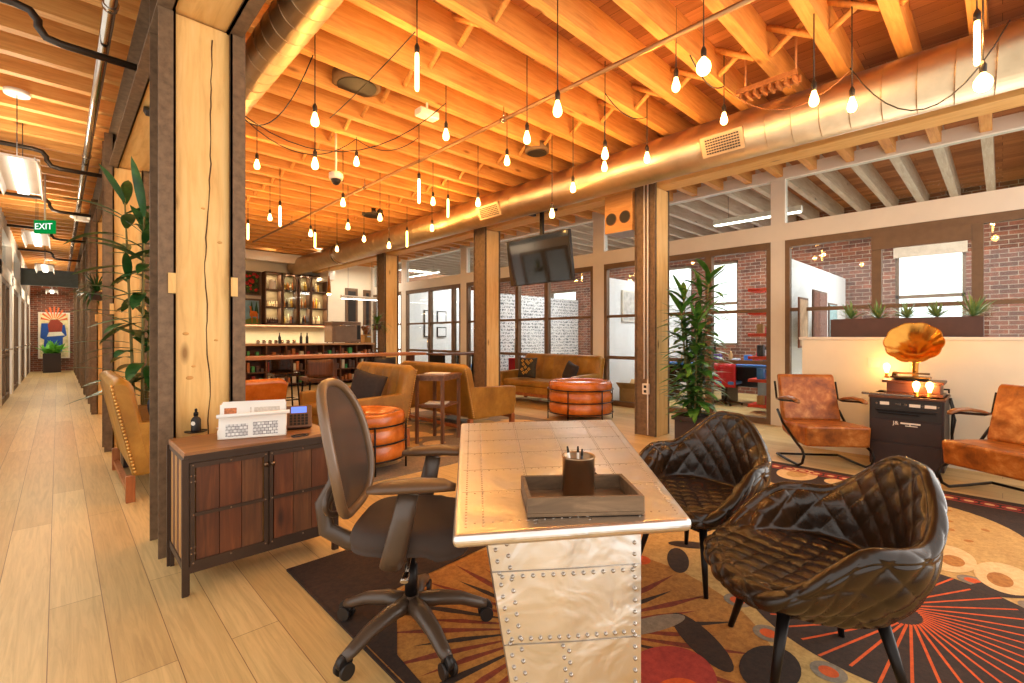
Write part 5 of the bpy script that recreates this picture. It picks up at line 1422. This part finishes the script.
# wall cabinets
CW = M_wood('bar_cabinet_wood', (54, 36, 26), (84, 56, 38), (112, 78, 54), (10, 10, 1.5), .5)
BACKP = M_plain('shelf_back', (128, 112, 84), .6, 0, .1)
xb = [PY(u, 300, 14.5).x for u in (264, 281, 297, 310, 323)]
def shelf_unit(lab, x0, x1, z0=1.66, z1=3.16, arched=False, doors=False):
    o = thing('shelf_cabinet', lab, 'cabinet', ((x0+x1)/2, 14.6, 0))
    w = (x1-x0)/2-.004
    m = MB(); m.box(-w, w, .14, .16, z0, z1); m.build('back_panel', BACKP, o)
    m = MB(); m.box(-w, -w+.03, -.2, .14, z0, z1).box(w-.03, w, -.2, .14, z0, z1).box(-w, w, -.2, .14, z0, z0+.04).box(-w, w, -.2, .14, z1-.05, z1); m.build('cabinet_body', CW, o)
    m = MB()
    for k in (1, 2): z = z0+(z1-z0)*k/3; m.box(-w+.03, w-.03, -.19, .14, z-.012, z+.012)
    m.build('shelf', CW, o)
    if arched:
        m = MB(); pts = [(-w+.03, 0, z0+.04)]+[( (w-.03)*math.cos(PI-PI*k/12), 0, z1-.25+.2*math.sin(PI*k/12)) for k in range(13)]+[(w-.03, 0, z0+.04)]
        m.tube([(p[0], -.2, p[2]) for p in pts], .022, 6); m.build('arched_trim', CW, o)
        bx('glass_pane', GLASS, (-w+.03, w-.03, -.20, -.197, z0+.04, z1-.05), o)
    for zz in (z1-.06, z0+(z1-z0)*2/3-.02, z0+(z1-z0)/3-.02):
        ld = bpy.data.lights.new('shelf_fill', 'AREA'); ld.energy = 5; ld.color = (1, .8, .5); ld.size = .25  # added fill without a fixture, brightens the dark shelf levels
        l = bpy.data.objects.new('shelf_fill_light', ld); COL.objects.link(l); l.location = ((x0+x1)/2, 14.48, zz)
shelf_unit('dark open shelf unit with a white bucket, left of the bottle cabinets', xb[0], xb[1])
shelf_unit('dark bottle cabinet in the middle of the back wall', xb[1], xb[2], arched=True)
shelf_unit('glazed bottle cabinet with bluish reflection on the back wall', xb[2], xb[3], arched=True)
shelf_unit('dark shelf cabinet at the right end of the bottle wall', xb[3], xb[4]+.12)
BOT = [M_plain('bottle_clear', (220, 200, 160), .15), M_plain('bottle_amber', (180, 96, 30), .15), M_plain('bottle_gold', (222, 170, 60), .15), M_plain('bottle_dark', (60, 36, 28), .15)]
random.seed(4)
bn = ['pale', 'amber', 'golden', 'dark']
unit = ['first', 'second', 'glazed third', 'last']
zs = [1.70, 1.66+.5+.013, 1.66+1.0+.013]
for ui in range(4):
    x0, x1 = xb[ui], xb[ui+1]
    for zi, z in enumerate(zs):
        if ui == 0 and zi == 2: continue
        n_ = 5 if ui != 3 else 3
        for k in range(n_):
            ci = random.choice((0, 0, 1, 2, 2, 3)) if ui else (3 if zi == 0 else 0)
            hh = random.uniform(.18, .30) if ui else .16; x = x0+.08+(x1-x0-.16)*(k+.5)/n_
            tag(MB().lathe([(.03, 0), (.032, .01), (.032, hh*.58), (.012, hh*.75), (.011, hh), (.001, hh)], n=10, cap=False).build('liquor_bottle', BOT[ci], None, loc=(x, 14.52+random.uniform(-.04, .08), z)),
                '%s bottle on the %s shelf of the %s wall cabinet' % (bn[ci], ('lowest', 'middle', 'top')[zi], unit[ui]), 'bottle', 'bottles on the back wall')
o = thing('bucket', 'white bucket on the top shelf left of the bottle cabinets', 'bucket', ((xb[0]+xb[1])/2, 14.52, zs[2]))
MB().lathe([(.08, 0), (.10, .24), (.105, .25), (.095, .24), (.08, .03)], n=20, cap=False).build('bucket_body', WHITE, o)
MB().tube([(.10*math.cos(PI*k/10), 0, .24-.06*math.sin(PI*k/10)) for k in range(11)], .004, 5).build('handle', CHROME, o)
# pictures left of shelves
x0, x1 = PY(243.5, 300, 14.6).x, xb[0]-.03
o = thing('deer_painting', 'painting of an orange deer in a forest beside the bottle cabinets', 'painting', ((x0+x1)/2, 14.7, 2.02))
w = (x1-x0)/2
MB().box(-w, w, -.03, .0, -.42, .36).build('frame', CW, o)
bgd = MB().box(-w+.05, w-.05, -.035, -.03, -.37, .31).build('canvas', M_plain('painted_lake', (120, 160, 176), .8, 0, .3, 6), o)
def flat(name, pts, mat, parent, y): 
    m = MB(); n_ = len(pts); m._add([(p[0], y, p[1]) for p in pts]+[(p[0], y+.003, p[1]) for p in pts], [tuple(range(n_)), tuple(range(n_, 2*n_))[::-1]]+[(i, (i+1) % n_, n_+(i+1) % n_, n_+i) for i in range(n_)]); return m.build(name, mat, parent)
GRN = M_plain('painted_pine', (40, 84, 60), .8); DEER = M_plain('painted_deer', (214, 118, 40), .8, 0, .3)
K_ = w/.42
for x_ in (-.02*K_, .2*K_): 
    flat('painted_tree', [(x_-.11*K_, -.05), (x_+.11*K_, -.05), (x_, .3)], GRN, bgd, -.039)
flat('painted_grass', [(-w+.05, -.37), (w-.05, -.37), (w-.05, -.2), (0, -.17), (-w+.05, -.24)], M_plain('painted_grass', (110, 130, 50), .8), bgd, -.039)
flat('painted_deer_body', [(p_[0]*K_-.05, p_[1]) for p_ in [(-.02, -.12), (.0, .06), (-.06, .16), (-.01, .14), (.05, .15), (.06, .02), (.3, .0), (.36, -.08), (.34, -.32), (.30, -.32), (.29, -.15), (.12, -.14), (.11, -.33), (.07, -.33), (.05, -.16)]], DEER, bgd, -.043)
o = thing('flower_picture', 'dark picture of red flowers and leaves above the deer painting', 'picture', ((x0+x1)/2, 14.7, 2.82))
MB().box(-w, w, -.03, 0, -.34, .34).build('frame', CW, o)
bgd = MB().box(-w+.05, w-.05, -.035, -.03, -.3, .3).build('canvas', M_plain('picture_dark', (54, 56, 30), .8, 0, .5, 14), o)
random.seed(5); m = MB(); mg = MB()
for k in range(26):
    a = random.uniform(-w+.1, w-.1); b = random.uniform(-.24, .26)
    (m if k % 2 else mg).lathe([(.03, 0), (.055, .006), (.001, .012)], n=9, M=Matrix.Translation((a, -.035, b)) @ Matrix.Rotation(PI/2, 4, 'X'))
m.build('painted_flower', M_plain('painted_red', (196, 50, 40), .8), bgd); mg.build('painted_leaf', M_plain('painted_green', (70, 96, 40), .8), bgd)
TILE = M_plain('backsplash_tile', (232, 222, 190), .3, 0, .03)
struct(bx('wall_backsplash', TILE, (2.4, 5.9, 14.76, 14.8, 1.13, 1.66)))
ld = bpy.data.lights.new('bar_light', 'AREA'); ld.energy = 40; ld.color = (1, .82, .55); ld.shape = 'RECTANGLE'; ld.size = 3; ld.size_y = .15
l = bpy.data.objects.new('under_cabinet_light', ld); COL.objects.link(l); l.location = (4.6, 14.35, 1.64)
struct(bx('trim_4', DKWOOD, (3.0, 6.1, 14.4, 14.78, 1.60, 1.655)))
o = thing('worktop_appliance', 'large stainless oven box standing on the back counter', 'oven', (PY(353, 330, 12.9).x-.28, 12.95, 1.131))
STN = M_metal('stainless', (150, 120, 98), .35)
MB().box(-.42, .42, -.26, .26, .02, .60, bev=.01).build('oven_body', STN, o)
MB().box(-.34, .25, -.275, -.26, .06, .54, bev=.004).build('door', STN, o)
MB().tube([(-.3, -.31, .48), (.2, -.31, .48)], .012, 8).build('handle', CHROME, o)
MB().box(.3, .4, -.268, -.26, .1, .5).build('control_panel', BLACK, o)
for sx in (-1, 1):
    for sy in (-1, 1): MB().cyl((sx*.36, sy*.2, 0), (sx*.36, sy*.2, .02), .02, n=8).build('foot', BLACK, o)
p = PY(353, 340, 12.9)
o = thing('coffee_grinder', 'coffee grinder with brown bean hopper on the back counter', 'coffee grinder', (p.x+.42, 12.95, 1.131))
MB().box(-.1, .1, -.14, .14, 0, .24, bev=.01).build('grinder_body', BRASS, o)
MB().lathe([(.03, .24), (.05, .27), (.13, .42), (.14, .46), (.12, .50)], n=20).build('bean_hopper', M_plain('hopper_brown', (130, 76, 40), .2), o)
MB().box(-.06, .06, -.2, -.14, .16, .2).build('spout', CHROME, o)
for k in range(7):
    x = PY(258+k*6, 342, 12.95).x
    tag(MB().lathe([(.035, 0), (.04, .005), (.045, .09), (.042, .09), (.036, .01)], n=12, cap=False).build('drinking_glass', CHROME, None, loc=(x, 12.95, 1.131)), 'small glass in the row on the back counter', 'glass', 'row of glasses on the back counter')
for k, u in enumerate((275.5, 297, 303)):
    x = PY(u, 342, 12.9).x
    tag(MB().lathe([(.035, 0), (.035, .16), (.012, .22), (.012, .28), (.001, .28)], n=12, cap=False).build('counter_bottle', BLACK, None, loc=(x+.05, 12.75, 1.131)), ['dark bottle standing on the back counter behind the glasses', 'dark short bottle on the back counter nearer the oven, left one', 'dark short bottle on the back counter nearest the oven'][k], 'bottle')

# ======================= corridor end =======================
a, b = PY(38, 312, 25.1), PY(70, 358, 25.1)
o = thing('large_painting', 'large bright painting of a figure in blue on the brick wall at the corridor end', 'painting', ((a.x+b.x)/2, 25.19, (a.z+b.z)/2))
w, h = (b.x-a.x)/2, (a.z-b.z)/2
MB().box(-w, w, -.06, 0, -h, h).build('frame', WHITE, o)
cv = MB().box(-w+.05, w-.05, -.07, -.06, -h+.05, h-.05).build('canvas', M_plain('canvas_cream', (226, 210, 160), .8, 0, .35, 5), o)
BLU = M_plain('painted_blue', (34, 78, 160), .8, 0, .2); ORG = M_plain('painted_orange', (224, 110, 60), .8, 0, .2)
for k in range(9):
    an = math.radians(10+k*20); flat('painted_ray', [(.1*math.cos(an-.1), .55+.1*math.sin(an-.1)), (w*.85*math.cos(an-.08), .55+.55*math.sin(an-.08)), (w*.85*math.cos(an+.08), .55+.55*math.sin(an+.08)), (.1*math.cos(an+.1), .55+.1*math.sin(an+.1))], ORG, cv, -.075)
flat('painted_figure', [(q_[0]*w*1.45, q_[1]*h*.95) for q_ in [(-.5, -.75), (.35, -.75), (.38, -.1), (.55, .0), (.45, .5), (.3, .45), (.15, .1), (-.2, .0), (-.25, .55), (-.55, .55), (-.6, -.1), (-.42, -.2)]], BLU, cv, -.078)
flat('painted_head', [(-.14, .1), (.2, .1), (.24, .45), (.1, .62), (-.1, .6), (-.18, .4)], M_plain('painted_brown', (150, 60, 40), .8), cv, -.081)
flat('painted_shirt', [(-.2, -.05), (.3, .0), (.2, .14), (-.15, .12)], M_plain('painted_white', (236, 228, 206), .8), cv, -.083)
o = thing('potted_plant', 'bright green plant in a dark square pot below the corridor painting', 'potted plant', (-.16, 24.3, 0))
MB().box(-.24, .24, -.24, .24, 0, .7, bev=.01).build('pot', POT, o)
m = MB(); random.seed(8)
for k in range(60):
    an = random.random()*2*PI; el = random.uniform(.3, 1.4); leaf(m, Vector((random.uniform(-.2, .2), random.uniform(-.2, .2), .7)), Vector((math.cos(an)*math.cos(el), math.sin(an)*math.cos(el), math.sin(el))), random.uniform(.3, .55), .05, .8, 5)
m.build('foliage', M_leather('bright_leaf', (60, 140, 40), (110, 190, 60), (170, 220, 100), .5, 6, .1), o)

# ======================= offices behind the glass =======================
# framed pictures on the partition
for i, (u0, u1, z0, z1, col_, lab) in enumerate(((799, 808, 1.15, 1.85, (178, 150, 120), 'narrow framed print at the left on the white office partition'), (813, 827, 1.2, 2.0, (120, 70, 52), 'red-brown framed poster with an arch shape on the white office partition'), (829, 837, 1.25, 1.85, (140, 170, 176), 'pale blue framed print right of the arch poster on the office partition'))):
    a = PY(u0, 300, 1.93); b = PY(u1, 300, 1.93)
    o = thing('framed_poster', lab, 'picture', ((a.x+b.x)/2, 1.945, (z0+z1)/2)); w = abs(b.x-a.x)/2; h = (z1-z0)/2
    MB().box(-w, w, -.02, 0, -h, h).build('frame', DKWOOD, o)
    MB().box(-w+.03, w-.03, -.024, -.02, -h+.03, h-.03).build('print', M_plain('print_%d' % i, col_, .7, 0, .25, 12), o)
for i, (yp, u0, u1, v0, v1, lab) in enumerate(((5.38, 622, 637, 290, 322, 'pale framed drawing on the office wall left of the plant column'), (12.58, 424, 433, 310, 337, 'black framed picture on the far office wall'), (12.58, 437, 446, 311, 323, 'upper small black framed picture on the far office wall'), (12.58, 437, 446, 327, 337, 'lower small black framed picture on the far office wall'))):
    a = PY(u0, v0, yp); b = PY(u1, v1, yp)
    o = thing('framed_picture', lab, 'picture', ((a.x+b.x)/2, yp, (a.z+b.z)/2)); w, h = abs(b.x-a.x)/2, abs(a.z-b.z)/2
    MB().box(-w, w, -.02, .02, -h, h).build('frame', WHITE if i == 0 else BLACK, o)
    MB().box(-w+.03, w-.03, -.024, -.02, -h+.03, h-.03).build('print', PART if i else M_plain('pale_drawing', (196, 190, 184), .7, 0, .3, 9), o)
# red cabinet
RED = M_plain('red_paint', (206, 30, 40), .4); BLUE = M_plain('blue_plastic', (60, 120, 190), .5); BG2 = M_plain('blue_grey', (150, 170, 190), .6); ORR = M_plain('red_orange', (226, 66, 36), .5)
o = thing('red_cabinet', 'bright red low cabinet behind the glass left of the love seat', 'cabinet', (8.35, 7.7, 0))
MB().box(-.3, .3, -.8, .8, .05, .78, bev=.01).build('cabinet_body', RED, o)
for s_ in (-1, 1): MB().box(-.315, -.3, s_*.4-.38, s_*.4+.38, .09, .74).build('door', RED, o)
for sx in (-1, 1):
    for sy in (-1, 1): MB().cyl((sx*.25, sy*.7, 0), (sx*.25, sy*.7, .05), .02, n=8).build('leg', BLACK, o)
# desk office (bay with plant)
o = thing('office_desk', 'long blue-topped desk behind the glass to the right of the plant', 'desk', (9.6, 3.75, 0))
MB().box(-.4, .4, -1.3, 1.3, .74, .78, bev=.004).build('desk_top', BLUE, o)
for y_ in (-1.25, 0, 1.25): MB().box(-.36, .36, y_-.02, y_+.02, 0, .74).build('leg', BLACKM, o)
MB().box(.33, .36, -1.25, 1.25, .3, .74).build('modesty_panel', M_plain('navy', (50, 54, 80), .6), o)
o = thing('red_jacket', 'red cloth hanging under the office desk on a chair', 'chair', (9.1, 3.7, 0))
m = MB(); m.grid(lambda i, j: Vector((.03*math.sin(i*1.1), -.22+.44*i/11, .35+.45*j/5)), 12, 6); q = m.build('backrest', RED, o); md = q.modifiers.new('s', 'SOLIDIFY'); md.thickness = .04
MB().box(.0, .42, -.22, .22, .40, .46, bev=.015).build('seat', BLUE, o)
MB().cyl((.2, 0, .06), (.2, 0, .4), .025, n=10).build('post', BLACKM, o)
for k in range(5):
    an = 2*PI*k/5; MB().tube([(.2, 0, .08), (.2+.26*math.cos(an), .26*math.sin(an), .04)], [.025, .015], 6).ball((.2+.27*math.cos(an), .27*math.sin(an), .026), .026, 8).build('caster_leg', BLACKM, o)
o['label'] = 'red-backed office chair standing at the desk behind the glass'; o.name = 'office_chair'
o = thing('file_cabinet', 'pale blue-grey drawer cabinet under the office desk', 'cabinet', (9.6, 2.85, 0))
MB().box(-.25, .25, -.3, .3, 0, .70, bev=.005).build('cabinet_body', BG2, o)
for z in (.04, .38): MB().box(-.262, -.25, -.28, .28, z, z+.29).build('drawer', BG2, o)
# red shelving unit
o = thing('shelving_unit', 'red-orange shelving unit in the office behind the glass by the door post', 'shelf', (8.75, 2.86, 0))
for z in (.10, .53, .92, 1.31, 1.68, 2.08): MB().box(-.2, .2, -.18, .18, z, z+.05, bev=.004).build('shelf', ORR, o)
for sx in (-1, 1): MB().box(sx*.19-.01, sx*.19+.01, -.18, -.16, 0, 2.13).build('upright', BLACKM, o)
random.seed(9)
its = [('cardboard', (196, 150, 96)), ('tin_white', (226, 226, 226)), ('box_blue', (70, 130, 200)), ('box_red', (200, 50, 70)), ('box_dark', (60, 60, 72)), ('box_purple', (110, 80, 160))]
IM = [M_plain(*i_) for i_ in its]; inm = ['brown', 'white', 'blue', 'red', 'dark', 'purple']
for k, z in enumerate((.15, .58, .97, 1.36)):
    for j in range(3):
        ci = (k*2+j*3) % 6
        tag(MB().box(-.05, .05, -.05, .05, 0, random.uniform(.1, .2), bev=.004).build('storage_box', IM[ci], None, loc=(8.64+j*.11, 2.86, z+.001)), '%s box on the %s shelf of the red shelving unit' % (inm[ci], ['lowest', 'second lowest', 'third', 'fourth'][k]), 'box', 'boxes on the red office shelves')
for j in range(14):
    ci = (j*5+1) % 6; hh = random.uniform(.08, .32); y_ = 2.6+j*.16
    if j % 3 == 1:
        tag(MB().lathe([(.04, 0), (.042, .01), (.042, hh*.7), (.02, hh*.85), (.018, hh)], n=12).build('desk_jar', IM[ci], None, loc=(9.42+random.uniform(-.1, .25), y_, .781)), '%s jar standing on the blue office desk' % inm[ci], 'jar', 'things on the office desk')
    else:
        tag(MB().box(-.06, .06, -.06, .06, 0, hh, bev=.006).build('desk_box', IM[ci], None, loc=(9.42+random.uniform(-.1, .25), y_, .781)), '%s box standing on the blue office desk' % inm[ci], 'box', 'things on the office desk')
o = thing('computer_monitor', 'dark computer monitor on the office desk beside the plant', 'monitor', (9.7, 4.35, .781))
MB().box(-.015, .015, -.28, .28, .1, .44, bev=.004).build('screen', BLACK, o); MB().box(-.1, .1, -.1, .1, 0, .012).cyl((0.01, 0, .01), (.02, 0, .2), .02).build('stand', BLACKM, o)
# cardboard box and floor items in the narrow office bay
CARD = MATS['cardboard']
o = thing('cardboard_box', 'open cardboard box on the floor behind the glass right of the ottoman', 'box', (8.15, 4.98, 0), .2)
m = MB(); w = .24
m.box(-w, w, -w, w, 0, .01).box(-w, -w+.01, -w, w, .01, .32).box(w-.01, w, -w, w, .01, .32).box(-w, w, -w, -w+.01, .01, .32).box(-w, w, w-.01, w, .01, .32); m.build('box_body', CARD, o)
for s_ in (-1, 1): MB().box(-.12, .12, -w, w, 0, .006, M=Matrix.Translation((s_*(w+.08), 0, .36)) @ Matrix.Rotation(-s_*.6, 4, 'Y')).build('box_flap', CARD, o)
tag(MB().box(-.09, .09, -.13, .13, 0, .04, M=Matrix.Rotation(.7, 4, 'X'), bev=.004).build('blue_folder', BLUE, None, loc=(8.15, 4.96, .26)), 'blue and white folder sticking out of the open cardboard box', 'folder')
# meeting table and chairs in far office
o = thing('office_chair', 'blue office chair seen behind the far glass doors', 'chair', (8.6, 10.6, 0), 1.2)
MB().box(-.24, .24, -.22, .22, .44, .5, bev=.02).build('seat', BLUE, o); m = MB(); m.grid(lambda i, j: Vector((-.22+.44*i/9, .24-.05*math.sin(PI*i/9)*-1, .55+.45*j/5)), 10, 6); q = m.build('backrest', BLUE, o); md = q.modifiers.new('s', 'SOLIDIFY'); md.thickness = .04
MB().cyl((0, 0, .06), (0, 0, .44), .03, n=10).tube([(0, .2, .46), (0, .28, .6)], .02, 6).build('post', BLACKM, o)
for k in range(5):
    an = 2*PI*k/5; MB().tube([(0, 0, .08), (.27*math.cos(an), .27*math.sin(an), .04)], [.025, .015], 6).ball((.28*math.cos(an), .28*math.sin(an), .026), .026, 8).build('caster_leg', BLACKM, o)
o = thing('office_table', 'dark office table behind the far glass doors', 'table', (9.4, 10.9, 0))
MB().box(-.5, .5, -.9, .9, .72, .76, bev=.004).build('table_top', DKWOOD, o)
for sx in (-1, 1):
    for sy in (-1, 1): MB().box(sx*.44-.03, sx*.44+.03, sy*.84-.03, sy*.84+.03, 0, .72).build('leg', BLACKM, o)

# ======================= light and camera =======================
wd = bpy.data.worlds.new('World'); sc.world = wd; wd.use_nodes = True
nt = wd.node_tree; nt.nodes.clear()
bg = nt.nodes.new('ShaderNodeBackground'); out = nt.nodes.new('ShaderNodeOutputWorld'); nt.links.new(bg.outputs[0], out.inputs[0])
bg.inputs[0].default_value = (1.0, .95, .88, 1)
# sky: soft all round, much brighter towards the sunny side of the building (+X)
g_ = nt.nodes.new('ShaderNodeNewGeometry'); sp_ = nt.nodes.new('ShaderNodeSeparateXYZ'); nt.links.new(g_.outputs['Incoming'], sp_.inputs[0])
tcw = nt.nodes.new('ShaderNodeTexCoord'); nt.links.new(tcw.outputs['Generated'], sp_.inputs[0])
mr = nt.nodes.new('ShaderNodeMapRange'); mr.inputs[1].default_value = .25; mr.inputs[2].default_value = .7; mr.inputs[3].default_value = 1.45; mr.inputs[4].default_value = 4.5
nt.links.new(sp_.outputs[0], mr.inputs[0]); nt.links.new(mr.outputs[0], bg.inputs[1])
def area(name, loc, rot, size, size_y, energy, color):
    ld = bpy.data.lights.new(name, 'AREA'); ld.shape = 'RECTANGLE'; ld.size = size; ld.size_y = size_y; ld.energy = energy; ld.color = color
    l = bpy.data.objects.new(name, ld); COL.objects.link(l); l.location = loc; l.rotation_euler = rot; return l
# office ceiling lights behind the glass
for (x, y) in ((9.5, .6), (9.5, 3.6), (9.5, 7.2), (9.5, 11)):
    area('office_light', (x, y, 3.55), (0, 0, 0), 1.2, 1.2, 150, (1, .96, .92))
# far room lights past the corridor columns
area('far_room_light', (6.7, 13.6, 3.5), (0, 0, 0), 1.2, .6, 40, (1, .9, .75))
cam = bpy.data.cameras.new('Camera'); co = bpy.data.objects.new('Camera', cam); COL.objects.link(co); sc.camera = co
co.location = (0, 0, H); co.rotation_euler = (PI/2, 0, -TH)
cam.sensor_width = 36; cam.lens = F/1024*36; cam.shift_y = -(341.5-V0)/1024
cam.clip_start = .02
sc.view_settings.view_transform = 'Standard'; sc.view_settings.look = 'None'; sc.view_settings.gamma = 1; sc.view_settings.exposure = .2
try: sc.view_settings.use_curve_mapping = False
except Exception: pass
sc.cycles.use_denoising = True
sc.cycles.max_bounces = 8; sc.cycles.transparent_max_bounces = 16; sc.cycles.sample_clamp_indirect = 6

# tell look-alikes apart by their place in the row
ORD = ['first', 'second', 'third', 'fourth', 'fifth', 'sixth', 'seventh', 'eighth', 'ninth', 'tenth', 'eleventh', 'twelfth']
same = {}
for q in list(COL.objects):
    if q.parent is None and q.get('label'): same.setdefault(q['label'], []).append(q)
for lab_, L3 in same.items():
    if len(L3) < 2 or len(L3) > 12: continue
    far_ = L3[0].get('category') == 'post'
    def sort_key(q):
        c_ = sum((Vector(v) for v in q.bound_box), Vector())/8+q.location
        x_, d_ = c_.x*C-c_.y*S, c_.x*S+c_.y*C
        return d_ if far_ else x_/d_
    for i_, q in enumerate(sorted(L3, key=sort_key)): q['label'] = lab_+', '+ORD[i_]+(' from the nearest' if far_ else ' from left')
